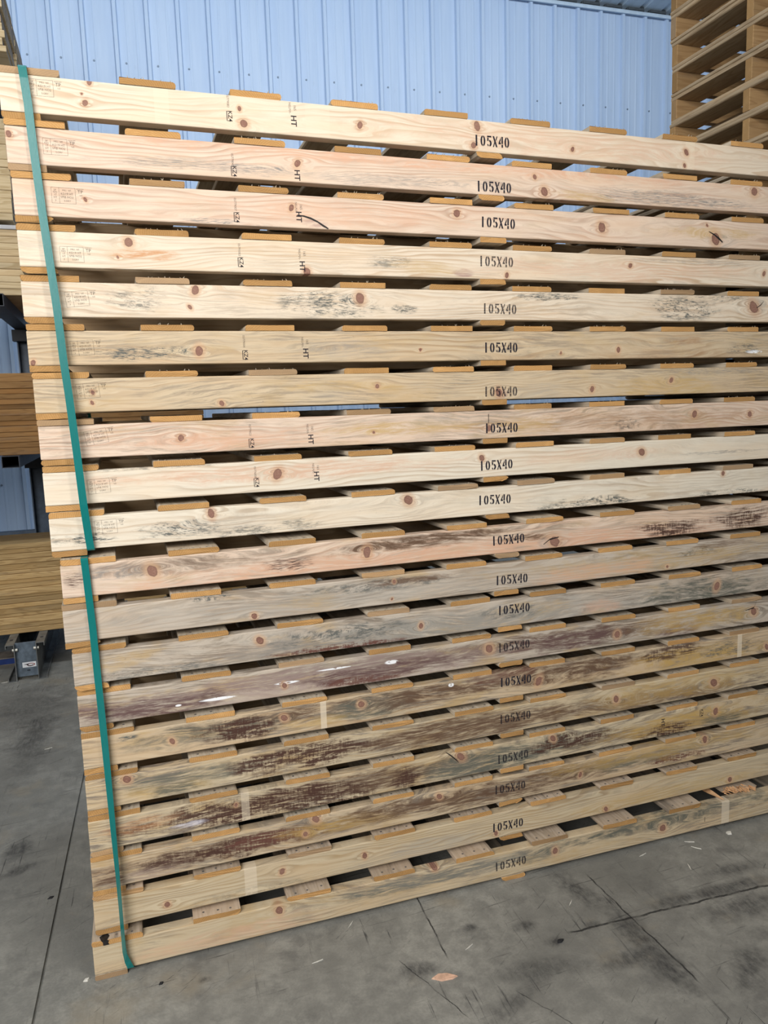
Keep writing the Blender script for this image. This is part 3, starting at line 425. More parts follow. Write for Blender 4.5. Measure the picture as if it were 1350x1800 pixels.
# ------------------------------------------------------------ pallet pieces
L, SH, T, D = 2.667, 0.089, 0.0162, 1.016
def board_mesh(name, W, Tk, Dp, seed, sides, nails=True, torn=0.5):
    """sawn board along y; uneven cross-section, worn or waney corners, rough front end"""
    r = random.Random(seed)
    c = [r.choice((0.001, 0.002, 0.004, 0.007)) for _ in range(4)]
    if r.random() < 0.22: c[r.randrange(2)] = r.uniform(0.010, 0.022)       # wane below
    if r.random() < 0.08: c[2+r.randrange(2)] = r.uniform(0.008, 0.018)
    def cr(i): return min(c[i], Tk*0.8)
    ring = [(c[0], 0), (W*0.35, r.uniform(0, .0006)), (W*0.7, r.uniform(0, .0006)), (W-c[1], 0), (W-c[1]*0.25, cr(1)*0.4), (W, cr(1)), (W, Tk-cr(2)), (W-c[2]*0.3, Tk-cr(2)*0.3), (W-c[2], Tk),
            (W*0.72, Tk-r.uniform(0, .0008)), (W*0.5, Tk-r.uniform(0, .0008)), (W*0.25, Tk-r.uniform(0, .0008)), (c[3], Tk), (c[3]*0.3, Tk-cr(3)*0.3), (0, Tk-cr(3)), (0, cr(0)), (c[0]*0.25, cr(0)*0.4)]
    n = len(ring); v = []; f = []; fm = []
    for y in (0, Dp):
        for (x, z) in ring: v.append((x, y + (r.uniform(-0.0015, 0.0015) if y == 0 else 0), z))
    for i in range(n):
        j = (i+1) % n; f.append((i, n+i, n+j, j)); fm.append(0)
    f.append(tuple(range(n))); fm.append(1); f.append(tuple(range(2*n-1, n-1, -1))); fm.append(1)
    f = [tuple(reversed(q)) for q in f]
    if r.random() < torn:                                       # torn fibres on the end
        for _ in range(r.randint(3, 9)):
            x = r.uniform(0.01, W-0.01); h = r.uniform(0.002, 0.006); b = len(v)
            v += [(x-0.0016, 0.001, Tk), (x+0.0016, 0.001, Tk), (x+r.uniform(-.004, .004), -0.002, Tk+h), (x, 0.004, Tk)]
            f += [(b, b+1, b+2), (b+1, b+3, b+2), (b+3, b, b+2)]; fm += [0, 0, 0]
    if nails:
        for yy in (0.016, Dp/2, Dp-0.02):
            for xx in (0.22, 0.5, 0.8):
                x = W*xx + r.uniform(-.006, .006); y = yy + r.uniform(-.005, .006); b = len(v)
                for a in range(6): v.append((x+0.0036*math.cos(a*math.pi/3), y+0.0036*math.sin(a*math.pi/3), Tk+0.0003))
                f.append(tuple(range(b, b+6))); fm.append(2)
    me = bpy.data.meshes.new(name); me.from_pydata(v, [], f); me.update()
    for m in (sides, M_END, M_NAIL): me.materials.append(m)
    for q, i in zip(me.polygons, fm): q.material_index = i
    return me
TOP = [board_mesh('deckboard', 0.1397, T, D, 100+i, M_DECK) for i in range(12)]
TOPFLAT = [board_mesh('deckboard', 0.1397, T, D, 170+i, M_DECK, True, 0) for i in range(6)]
TOPDK = [board_mesh('deckboard', 0.1397, T, D, 140+i, M_DECKDK, True, 0) for i in range(6)]
BOT = [board_mesh('bottom_board', 0.0885, T, D, 200+i, M_DECK, False, 0) for i in range(9)]
STR = beveled_box('stringer', 0, L, 0, 0.038, 0, SH, M_STR, 0.003)

# stencil digits, height 1, bridged like cut card
def arc(cx, cz, a, b, ia, ib, t0, t1, n=9):
    o = [(cx+a*math.cos(math.radians(t0+(t1-t0)*i/n)), cz+b*math.sin(math.radians(t0+(t1-t0)*i/n))) for i in range(n+1)]
    i_ = [(cx+ia*math.cos(math.radians(t0+(t1-t0)*i/n)), cz+ib*math.sin(math.radians(t0+(t1-t0)*i/n))) for i in range(n, -1, -1)]
    return o+i_
ZERO = [arc(.25, .5, .26, .5, .09, .36, 100, 260), arc(.25, .5, .26, .5, .09, .36, -80, 80)]
GLY = [(0.0, [[(.03, 0), (.2, 0), (.2, 1), (.03, 1)]]), (0.56, ZERO),
       (1.25, [[(.02, .86), (.47, .86), (.47, 1), (.02, 1)], [(.02, .53), (.17, .53), (.17, .82), (.02, .82)], arc(.2, .32, .3, .32, .12, .18, 80, -75), arc(.2, .32, .2, .32, .1, .18, 200, 255, 4)]),
       (1.86, [[(.0, 1), (.17, 1), (.52, 0), (.35, 0)], [(.30, .62), (.40, .62), (.54, 1), (.43, 1)], [(.02, 0), (.13, 0), (.24, .36), (.17, .46)]]),
       (2.50, [[(0, .30), (0, .42), (.25, .98), (.25, .70), (.15, .46), (.25, .46), (.25, .30)], [(.32, 0), (.48, 0), (.48, .28), (.32, .28)], [(.32, .34), (.48, .34), (.48, 1), (.32, 1)]]),
       (3.16, ZERO)]
def stencil_mesh(mat):
    v = []; f = []
    for x0, polys in GLY:
        for pl in polys:
            b = len(v); v += [((x0+x-1.83)*0.031, 0, (z-.5)*0.031) for (x, z) in pl]; f.append(tuple(range(b, b+len(pl))))
    me = bpy.data.meshes.new('stencil_lettering'); me.from_pydata(v, [], f); me.materials.append(mat); return me
STEN = stencil_mesh(M_INK); STENF = stencil_mesh(M_INKFAINT)
_tx = {}
def text_mesh(body, size, mat, name, bold=0.0):
    k = (body, size)
    if k not in _tx:
        cu = bpy.data.curves.new('t', 'FONT'); cu.body = body; cu.size = size; cu.align_x = 'CENTER'; cu.align_y = 'CENTER'; cu.resolution_u = 2; cu.offset = bold
        o = bpy.data.objects.new('t', cu); COL.objects.link(o)
        dg = bpy.context.evaluated_depsgraph_get(); me = bpy.data.meshes.new_from_object(o.evaluated_get(dg))
        bpy.data.objects.remove(o); bpy.data.curves.remove(cu)
        me.name = name; me.materials.clear(); me.materials.append(mat)
        me.transform(Matrix.Rotation(math.pi/2, 4, 'X')); _tx[k] = me
    return _tx[k]
def join_marks(name, items, mat):
    """several flat marks (mesh, x, z, angle) or (x0,x1,z0,z1) bars in one printed stamp"""
    bm = bmesh.new()
    for it in items:
        if len(it) == 5:
            me, x, z, a, s = it; t = bmesh.new(); t.from_mesh(me)
            t.transform(Matrix.Translation((x, 0, z)) @ Matrix.Rotation(-a, 4, 'Y') @ Matrix.Scale(s, 4))
            tm = bpy.data.meshes.new('tmp'); t.to_mesh(tm); t.free(); bm.from_mesh(tm); bpy.data.meshes.remove(tm)
        else:
            x0, x1, z0, z1 = it
            bm.faces.new([bm.verts.new(c) for c in ((x0, 0, z0), (x1, 0, z0), (x1, 0, z1), (x0, 0, z1))])
    return bm_mesh(name, bm, mat)
def grade_stamp():
    w_, h_, t_ = 0.0285, 0.0195, 0.0006; it = []
    for (a, b_, c, d) in ((-w_, w_, h_-t_, h_), (-w_, w_, -h_, -h_+t_), (-w_, -w_+t_, -h_, h_), (w_-t_, w_, -h_, h_), (-0.0105, -0.0105+t_, -h_, h_)): it.append((a, b_, c, d))
    tm = lambda s, z: text_mesh(s, z*0.86, M_STAMP, 'grade_stamp')
    for s, z in (('SP', .0125), ('NO', .0075), ('17', .0015), ('HT', -.005), ('7', -.013)): it.append((tm(s, 0.0075), -0.0195, z, 0, 1))
    for s, z, q in (('MILL 165', .0125, .0065), ('KD19 HT', .004, .0085), ('SPIB NO2', -.004, .0085), ('S-DRY', -.013, .0068)): it.append((tm(s, q), 0.008, z, 0, 1))
    it += [(0.031, 0.0485, 0.0172, 0.0180), (tm('TP', 0.0135), 0.040, 0.0105, 0, 1), (tm('165', 0.006), 0.041, 0.002, 0, 1)]
    return join_marks('grade_stamp', it, M_STAMP)
GRADE_ME = grade_stamp()
BLOCK_ME = join_marks('mill_mark', [(-0.0075, -0.0058, -0.0125, 0.0125), (-0.0058, 0.0075, 0.0117, 0.0125), (-0.0058, 0.0075, -0.0125, -0.0117), (text_mesh('KZ4', 0.0155, M_STAMP, 'mill_mark', 0.0001), 0.0015, 0, -math.pi/2, 1)], M_STAMPHT)
HT_ME = join_marks('heat_mark', [(text_mesh('HT', 0.022, M_STAMP, 'heat_mark', 0.0003), 0, 0, -math.pi/2, 1)], M_STAMPHT)
SMALL_ME = join_marks('mill_number', [(text_mesh('NELMA-', 0.0085, M_STAMP, 'mill_number'), -0.006, 0, -math.pi/2, 1), (text_mesh('165', 0.010, M_STAMP, 'mill_number'), 0.008, 0.002, -math.pi/2, 1)], M_STAMP)

M_BARK = plain('black_bark', (0.018, 0.015, 0.014), 0.6, 0.4, 0, 0.4, 90)
M_GOLD = sawn_wood('golden_stringer_wood', (0.47, 0.31, 0.155), (0.28, 0.16, 0.07), 'x', 60, grime=0.2)
M_GOLDDECK = sawn_wood('golden_deck_wood', (0.52, 0.41, 0.275), (0.31, 0.21, 0.12), 'y', 60, grime=0.3)

# ------------------------------------------------------------ the strapped stack of 20 pallets
CREAM = ((0.77, 0.67, 0.54), (0.50, 0.34, 0.21)); PINKW = ((0.74, 0.60, 0.48), (0.48, 0.29, 0.20)); TANW = ((0.62, 0.50, 0.345), (0.38, 0.25, 0.14))
GREYW = ((0.56, 0.49, 0.41), (0.34, 0.26, 0.19)); WHITEW = ((0.79, 0.72, 0.60), (0.48, 0.36, 0.25)); STRAW = ((0.62, 0.515, 0.355), (0.38, 0.26, 0.14))
LOOK = {1: CREAM, 2: PINKW, 3: PINKW, 4: CREAM, 5: CREAM, 6: TANW, 7: TANW, 8: PINKW, 9: WHITEW, 10: WHITEW, 11: PINKW, 12: GREYW, 13: GREYW, 14: GREYW, 15: TANW, 16: STRAW, 17: STRAW, 18: TANW, 19: STRAW, 20: STRAW}
LABEL = {
 1: 'topmost pallet of the strapped stack, clean pale stringer with small round knots',
 2: 'second pallet from the top of the strapped stack, pink with grey streaks below',
 3: 'third pallet from the top, pinkish stringer with a dark curved crack by its HT stamp',
 4: 'fourth pallet from the top, reddish flame and large knot near its left end',
 5: 'fifth pallet from the top, swirling black mould patch left of its lettering',
 6: 'sixth pallet from the top, black mould specks round a dark knot at left',
 7: 'seventh pallet from the top, dark knot under its lettering, two small knots at left',
 8: 'eighth pallet from the top, yellowish stringer with a thin dark stroke above its lettering',
 9: 'ninth pallet from the top, clean whitish stringer with one big ringed knot',
 10: 'lowest pallet of the upper strapped bundle, grey mould along its bottom edge',
 11: 'topmost pallet of the lower strapped bundle, salmon stringer with two big knots',
 12: 'plain greyish pallet second from the top of the lower strapped bundle',
 13: 'third pallet of the lower strapped bundle, grey stringer turning green grey at right',
 14: 'fourth pallet of the lower strapped bundle, purple brown and splashed with white paint',
 15: 'fifth pallet of the lower strapped bundle, white paint spot left of its lettering',
 16: 'sixth pallet of the lower bundle, maroon scorch at left, two ringed knots at right',
 17: 'seventh pallet of the lower bundle, yellow stringer with the heaviest black and maroon scorching',
 18: 'third pallet up from the floor, brown smeared stringer with its left half scorched',
 19: 'second pallet up from the floor, clean straw stringer with bold dark lettering',
 20: 'bottom pallet of the strapped stack on the concrete, splintered deckboard end at right'}
EXTRA = {13: [('moldsm', 1.0, .03, .55, .03, .5), ('brownsm', .55, .03, .3, .02, .5)], 14: [('purplesm', .75, .05, .45, .03, .7), ('brownsm', 1.5, .05, .6, .03, .8), ('purplesm', .15, .04, .3, .02, .8)],
 15: [('brownsm', .75, .06, .5, .025, .8), ('brownsm', 1.45, .06, .4, .03, .8), ('moldsm', .35, .05, .25, .03, .6), ('burn', .42, .045, .12, .03, .9)], 16: [('brownsm', 1.15, .05, .6, .03, .8), ('moldsm', .30, .045, .2, .03, .7), ('brownsm', 1.9, .03, .5, .025, .7), ('burn', .68, .05, .2, .03, .9)],
 17: [('brownsm', .75, .05, .5, .03, .8), ('moldsm', 1.35, .045, .4, .035, .8), ('burn', .42, .045, .3, .035, .9), ('brownsm', 2.0, .03, .4, .02, .7), ('burn', 1.62, .05, .16, .02, .9)],
 18: [('brownsm', .55, .045, .6, .03, .7), ('brownsm', 1.4, .05, .5, .03, .8), ('burn', .38, .045, .3, .025, .9), ('moldsm', 1.9, .05, .3, .02, .7)], 11: [('brownsm', .3, .06, .25, .02, .55), ('brownsm', 1.1, .07, .35, .012, .8)], 8: [('brown', 1.7, .045, .6, .03, .35)]}
SPREAD = {'burn', 'maroon', 'brownsm', 'moldsm', 'purplesm', 'maroonsm', 'mold', 'burnline'}
def px_board(k, i):
    pool = TOPDK if k >= 19 else TOPFLAT if i in (0, 9) else TOP
    return pool[(k*7+i*5+(k*i) % 3) % len(pool)]
def broken_board(parent, loc):
    """deckboard snapped off short of the stringer edge, torn fibres at the break"""
    r = random.Random(5); v = []; f = []; fm = []; n = 18; W = 0.1397
    ys = [0.028 + r.uniform(-0.012, 0.030) for _ in range(n+1)]
    for i in range(n+1):
        x = W*i/n; y = ys[i]; yb = y + r.uniform(-0.008, 0.016)
        v += [(x, y, T), (x, yb, r.uniform(0, 0.003)), (x, D, T), (x, D, 0)]
    for i in range(n):
        a, b = 4*i, 4*i+4
        f += [(a, b, b+2, a+2), (a+1, a+3, b+3, b+1), (a, a+1, b+1, b)]; fm += [0, 0, 1]
    f += [(0, 2, 3, 1), (4*n, 4*n+1, 4*n+3, 4*n+2)]; fm += [0, 0]
    o = mesh_obj('deckboard', v, f, (M_DECKDK, M_SPLINT), parent, loc, fm=fm)
    o['label'] = 'snapped deckboard with a torn splintered end'
    v = []; f = []
    for i in range(34):
        x = r.uniform(0.0, W); y = r.uniform(0.02, 0.05); l = r.uniform(0.012, 0.034); wd = r.uniform(0.002, 0.006); z = r.uniform(0.003, T+0.002); a = r.uniform(-.5, .5)
        b = len(v); v += [(x-wd, y+l*.4, z), (x+wd, y+l*.4, z+.001), (x+math.sin(a)*l, y-l*.6, z+r.uniform(-.002, .006)), (x, y+l*.4, z+.004)]
        f += [(b, b+2, b+1), (b, b+3, b+2), (b+1, b+2, b+3), (b, b+1, b+3)]
    s = mesh_obj('torn_fibres', v, f, M_SPLINT, o); s['kind'] = 'stuff'
    # a long sliver split off beside it
    v = [(-0.085, 0.25, 0.003), (-0.048, 0.25, 0.003), (-0.042, 0.06, 0.003), (-0.036, 0.004, 0.004), (-0.055, 0.07, 0.003), (-0.085, 0.25, 0.015), (-0.048, 0.25, 0.016), (-0.042, 0.06, 0.016), (-0.036, 0.004, 0.008), (-0.055, 0.07, 0.010)]
    f = [(0, 4, 3, 2, 1), (5, 6, 7, 8, 9), (0, 1, 6, 5), (1, 2, 7, 6), (2, 3, 8, 7), (3, 4, 9, 8), (4, 0, 5, 9)]
    sl = mesh_obj('split_sliver', v, f, M_SPLINT, parent, loc); sl['label'] = 'orange brown sliver split from the snapped deckboard'
def build_stack():
    z = 0.0; base = {}
    for k in range(20, 0, -1):
        z = max(z, ZB[k-1]-T) if k < 20 else 0.0
        base[k] = z; z += 2*T + SH + 0.0005
    for k in range(1, 21):
        yw = YAW[k-1]; rr = random.Random(900+k)
        root = thing('pallet', LABEL[k], 'pallet', (DX[k-1], DY[k-1]-L/2*math.sin(yw), base[k]), yw, 'pallets of the strapped stack')
        # stringers
        s0 = link('stringer', STR, root, (0, 0, T))
        lt, dk = LOOK[k]
        s0.material_slots[0].link = 'OBJECT'
        s0.material_slots[0].material = stringer_wood('stringer_face', k, lt, dk, KNOTS[k], [(t, u, v, hu*(1.2 if t in SPREAD else 1), hv*(1.25 if t in SPREAD else 1), min(1, a*(1.25 if t in SPREAD else 1))) for t, u, v, hu, hv, a in EXTRA.get(k, []) + STAINS[k]], ring=rr.uniform(55, 95), amp=rr.uniform(0.6, 0.85),
                                                      weather={1: .12, 2: .25, 3: .25, 4: .25, 5: .4, 9: .15, 10: .3, 19: .45}.get(k, 0.7 if k < 12 else 0.9 if k in (12, 20) else 1.15))
        for y in (0.452, D-0.038): link('stringer', STR, root, (0, y, T))
        # top deck: ten boards on an even 5.5 inch rhythm
        for i in range(10):
            x = i*(L-0.1397)/9
            if k == 20 and i == 8: broken_board(root, (x, 0.0, T+SH)); continue
            link('deckboard', px_board(k, i), root, (x + rr.uniform(-.002, .002), rr.uniform(-.003, .003), T+SH))
        for i, x in enumerate((0, L/2-0.0443, L-0.0885)):
            link('bottom_board', BOT[(k*4+i*3) % len(BOT)], root, (x, rr.uniform(-.002, .002), 0))
        if k == 20:
            kv = [(0.030, -0.0042, T+SH+0.0005), (0.046, -0.0042, T+SH+0.001), (0.043, -0.0042, T+SH+.007), (0.046, -0.0042, T+SH+.013), (0.041, -0.0042, T+SH+T+.0006), (0.025, -0.0042, T+SH+T+.0006), (0.029, -0.0042, T+SH+.011),
                  (0.041, -0.0042, T+SH+T+.0007), (0.047, 0.012, T+SH+T+.0007), (0.042, 0.022, T+SH+T+.0007), (0.030, 0.024, T+SH+T+.0007), (0.020, 0.014, T+SH+T+.0007), (0.025, -0.0042, T+SH+T+.0007)]
            kn = mesh_obj('bark_knot', kv, [(0, 1, 2, 3, 4, 5, 6), (7, 8, 9, 10, 11, 12)], M_BARK, root); kn['label'] = 'black bark knot on the end of the first deckboard'
        # markings printed on the front stringer
        fy = -0.0006
        u, v = STENCIL[k]; e = 0.015*(1 if k > 10 else -1)
        link('stencil_lettering', STENF if k in (4, 5, 7, 14, 16, 17, 18, 20) else STEN, s0, (u, fy, v), (0, rr.uniform(-.02, .02), 0))
        if k in GRADE: link('grade_stamp', GRADE_ME, s0, (GRADE[k][0], fy, GRADE[k][1]), (0, {5: -.10, 6: -.06, 7: -.07, 8: -.17, 9: -.05, 10: -.03}.get(k, 0.0), 0))
        if k in BLOCK: link('mill_mark', BLOCK_ME, s0, (BLOCK[k][0], fy, BLOCK[k][1]))
        if k in HT: link('heat_mark', HT_ME, s0, (HT[k][0], fy, HT[k][1]))
        if k in SMALL: link('mill_number', SMALL_ME, s0, (SMALL[k][0], fy, SMALL[k][1]))
        for pts in CRACK.get(k, ()):
            n = len(pts); cv = []
            for i, (cu_, cz, cw) in enumerate(pts): cv += [(cu_, 0, cz-cw), (cu_+cw*.5, 0, cz+cw)]
            link('crack', mesh_obj_data('crack', cv, [(2*i, 2*i+2, 2*i+3, 2*i+1) for i in range(n-1)], M_BARK), s0, (0, -0.0005, 0))
        if k in NUMBER:
            me = text_mesh({1: '05779083', 2: '05779042', 3: '05779007', 4: '05791003', 6: '05779004', 8: '05779021', 9: '05776000'}[k], 0.0085, M_STAMP, 'serial_number')
            link('serial_number', me, s0, (NUMBER[k][0]-0.001, fy, NUMBER[k][1]), (0, math.pi/2, 0))
    return base
BASE = build_stack()

def ribbon(name, pts, w, mat, th=0.0009):
    """flat strap through pts = (x, y, z, tangent-independent half-width vector)"""
    v = []; f = []
    n = len(pts)
    for i, (c, h) in enumerate(pts):
        c = Vector(c); h = Vector(h)*w/2
        a = Vector(pts[(i-1) % n][0]); b = Vector(pts[(i+1) % n][0]); tg = (b-a).normalized()
        nr = tg.cross(h).normalized()*th/2
        v += [c-h-nr, c+h-nr, c+h+nr, c-h+nr]
    for i in range(n):
        a, b = 4*i, 4*((i+1) % n)
        for q in range(4): f.append((a+q, a+(q+1) % 4, b+(q+1) % 4, b+q))
    return mesh_obj(name, [tuple(p) for p in v], f, mat)
def build_straps():
    X = (1, 0, 0)
    ztop = BASE[1]+2*T+SH; zb = BASE[10]+T
    pts = [((0.0305, 0.5, ztop+.0016), X), ((0.0305, 0.03, ztop+.0016), X), ((0.0305, -0.004, ztop+.0012), X), ((0.0305, -0.0095, ztop-.004), X)]
    for (x, zz) in ((0.0325, 2.43), (0.0365, 2.37), (0.0385, 2.30), (0.0425, 2.21), (0.0465, 2.12), (0.0535, 2.00), (0.0610, 1.88), (0.0655, 1.75), (0.0710, 1.66), (0.0780, 1.51), (0.0835, 1.37), (0.0895, 1.275)): pts.append(((x, -0.011 if zz > 1.3 else -0.006, zz), X))
    pts += [((0.0915, -0.004, zb+.002), X), ((0.0925, -0.001, zb-.0018), X), ((0.0925, 0.03, zb-.0022), X), ((0.0925, 0.5, zb-.0022), X), ((0.0925, 1.03, zb-.0022), X), ((0.0925, 1.052, zb+.02), X), ((0.0305, 1.052, ztop-.01), X), ((0.0305, 1.03, ztop+.0016), X)]
    tag(ribbon('strap', pts, 0.0195, M_STRAP), 'glossy green plastic strap round the upper bundle, running down its left end', 'strap', 'green straps')
    ztop = BASE[11]+2*T+SH; zb = BASE[20]+T
    pts = [((0.0735, 0.5, ztop+.0012), X), ((0.0735, 0.0, ztop+.0012), X), ((0.0735, -0.019, ztop+.0009), X), ((0.0738, -0.0245, ztop-.004), X)]
    for (x, zz, ang, y) in ((.0752, 1.19, 0, -.024), (.0800, 1.04, 0, -.024), (.0818, 0.90, 4, -.024), (.0850, 0.73, 10, -.025), (.0870, 0.54, 28, -.027), (.0882, 0.40, 42, -.030), (.0890, 0.32, 52, -.033), (.0893, 0.22, 58, -.036), (.0893, 0.16, 58, -.038), (.0895, 0.10, 56, -.039), (.0905, 0.075, 48, -.038)):
        a = math.radians(ang); pts.append(((x, y, zz), (math.cos(a), -math.sin(a), 0)))
    pts += [((0.0965, -.036, 0.045), (.9, -.35, .25)), ((0.1030, -0.033, 0.022), (.97, -.1, .1)), ((0.1050, -0.024, zb-.0022), X), ((0.1160, 0.5, zb-.0022), X), ((0.1260, 1.03, zb-.0022), X), ((0.1260, 1.052, zb+.02), X), ((0.0735, 1.052, ztop-.02), X), ((0.0735, 1.03, ztop+.0012), X)]
    tag(ribbon('strap', pts, 0.0185, M_STRAP), 'green plastic strap round the lower bundle, twisted edge-on near the floor', 'strap', 'green straps')
build_straps()

# ------------------------------------------------------------ neighbouring stack at the right
def build_right_stack():
    X0, Y0, DP, LP = 2.80, 0.074, 0.956, 1.2; h = SH
    pitch = h+2*T+0.0004; zrun = 0.100
    top = [board_mesh('deckboard', 0.0885 if i > 3 else 0.1397, T, DP, 300+i, M_GOLDDECK, i < 0, 0) for i in range(7)]
    st = beveled_box('stringer', 0, LP, 0, 0.038, 0, h, (M_GOLD, M_SIDEEND), 0.002, 1)
    for q in st.polygons:
        if abs(q.normal.x) > 0.9: q.material_index = 1
    names = ['lowest', 'second', 'third', 'fourth', 'fifth', 'sixth', 'seventh', 'eighth']
    for y in (0.1, 0.95):
        o = link('runner', beveled_box('runner', 0, LP, -.045, .045, 0, zrun-0.0005, M_STR), None, (X0, y, 0)); tag(o, 'square timber runner under the right-hand stack, %s one' % ('front' if y < .5 else 'rear'), 'runner', 'runners under the right-hand stack')
    for n in range(29):
        if n >= 22:
            lab = 'raw pallet in the tall right-hand stack, %s one showing above the strapped stack' % names[n-22]
            if n >= 27: lab = 'raw pallet in the tall right-hand stack, %s' % ('topmost of all' if n == 28 else 'just under its topmost pallet')
        else: lab = 'raw pallet low in the right-hand stack, hidden behind the strapped stack'
        rr = random.Random(70+n)
        root = thing('pallet', lab, 'pallet', (X0+rr.uniform(-.006, .006), Y0+rr.uniform(-.008, .008), zrun+n*pitch), 0, 'pallets of the right-hand stack')
        for y in (0, DP/2-0.019, DP-0.038): link('stringer', st, root, (0, y, T))
        for i in range(6): link('deckboard', top[(n+i) % 4], root, (i*(LP-0.1397)/5, rr.uniform(-.003, .003), T+h))
        for i, x in enumerate((0, LP/2-.07, LP-0.1397)): link('bottom_board', top[(n*2+i) % 4], root, (x, rr.uniform(-.003, .003), 0))
build_right_stack()

# ------------------------------------------------------------ cantilever rack and its lumber at the left
def build_rack():
    root = thing('cantilever_rack', 'dark steel cantilever rack carrying lumber at the left, sticker on its front foot', 'rack', (0, 0, 0))
    C = -0.466
    def part(name, fn, mat, parent=root):
        bm = bmesh.new(); fn(bm); return link(name, bm_mesh(name, bm, mat), parent)
    for cx in (-2.45, C, 0.30):
        HC = 2.42 if cx > 0 else 4.6
        part('column', lambda bm: (box_bm(bm, cx-.055, cx-.047, 4.40, 4.62, 0, HC), box_bm(bm, cx+.047, cx+.055, 4.40, 4.62, 0, HC), box_bm(bm, cx-.047, cx+.047, 4.50, 4.51, 0, HC)), M_RACKB)
        for s in (-1, 1):      # base: two channels with flanges turned out
            def ch(bm):
                wx = cx+s*0.06; o = s*0.05
                a, b = sorted((wx, wx+s*0.004)); box_bm(bm, a, b, 2.80, 4.40, 0, 0.236)
                a, b = sorted((wx+s*0.004, wx+o)); box_bm(bm, a, b, 2.80, 4.40, 0.232, 0.236); box_bm(bm, a, b, 2.80, 4.40, 0, 0.004)
                a, b = sorted((wx+o-s*.004, wx+o)); box_bm(bm, a, b, 2.80, 4.40, 0.212, 0.232); box_bm(bm, a, b, 2.80, 4.40, 0.004, 0.022)
                # slot in the top flange
                a, b = sorted((wx+s*0.018, wx+s*0.036)); box_bm(bm, a, b, 2.90, 2.93, 0.2361, 0.2364, 1)
            bm = bmesh.new(); ch(bm); link('base_channel', bm_mesh('base_channel', bm, (M_GALV, M_RACK)), root)
            def bolt(bm):
                bmesh.ops.create_cone(bm, cap_ends=True, segments=6, radius1=.011, radius2=.011, depth=.03)
                bmesh.ops.rotate(bm, verts=bm.verts, cent=(0, 0, 0), matrix=Matrix.Rotation(math.pi/2, 3, 'Y'))
            bm = bmesh.new(); bolt(bm); link('bolt', bm_mesh('bolt', bm, M_BOLT), root, (cx+s*0.06, 2.825, 0.195))
        pl = part('front_plate', lambda bm: box_bm(bm, cx-.06, cx+.06, 2.835, 2.84, 0.02, 0.236), M_RACKG)
        if cx == C:
            stk = part('sticker', lambda bm: box_bm(bm, cx-.028, cx+.05, 2.8344, 2.835, 0.075, 0.108), M_WHITE, pl)
            v = []; f = []
            for (x0, z0, a, b_, ia, ib, t0, t1, mi) in ((0.02, 0.091, .024, .0095, .017, .005, 0, 360, 1), (0.016, 0.087, .016, .007, .010, .003, 160, 380, 0)):
                n = 14
                for i in range(n):
                    t, t2 = (math.radians(t0+(t1-t0)*(i+q)/n) for q in (0, 1)); b0 = len(v)
                    v += [(cx+x0+a*math.cos(t), 2.834, z0+b_*math.sin(t)), (cx+x0+a*math.cos(t2), 2.834, z0+b_*math.sin(t2)), (cx+x0+ia*math.cos(t2), 2.834, z0+ib*math.sin(t2)), (cx+x0+ia*math.cos(t), 2.834, z0+ib*math.sin(t))]
                    f.append((b0, b0+1, b0+2, b0+3))
            b0 = len(v); v += [(cx-.022, 2.834, .094), (cx+.004, 2.834, .090), (cx+.012, 2.834, .098), (cx-.004, 2.834, .097)]; f.append((b0, b0+1, b0+2, b0+3))
            mesh_obj('logo_print', v, f, (M_LOGO, M_LOGOR), pl, fm=[1]*14+[0]*15)
            part('plate_hole', lambda bm: box_bm(bm, cx-.004, cx+.014, 2.8343, 2.8349, 0.052, 0.060), M_RACK, pl)
        for zt in ((1.376, 2.346) if cx > 0 else (1.376, 2.346, 3.738)):      # hollow rectangular arms
            part('arm', lambda bm: (box_bm(bm, cx-.05, cx+.05, 2.98, 4.399, zt-.004, zt), box_bm(bm, cx-.05, cx+.05, 2.98, 4.399, zt-.074, zt-.070),
                                    box_bm(bm, cx-.05, cx-.046, 2.98, 4.399, zt-.070, zt-.004), box_bm(bm, cx+.046, cx+.05, 2.98, 4.399, zt-.070, zt-.004)), M_RACK)
            part('arm_bracket', lambda bm: box_bm(bm, cx-.075, cx+.06, 4.31, 4.398, zt-.16, zt-.075), M_RACK)
    for z0 in (0.60, 2.5): part('brace', lambda bm: (box_bm(bm, -2.39, C-.056, 4.50, 4.57, z0, z0+.10), box_bm(bm, C+.056, 0.244, 4.50, 4.57, z0, z0+.10)), M_RACKB)
build_rack()

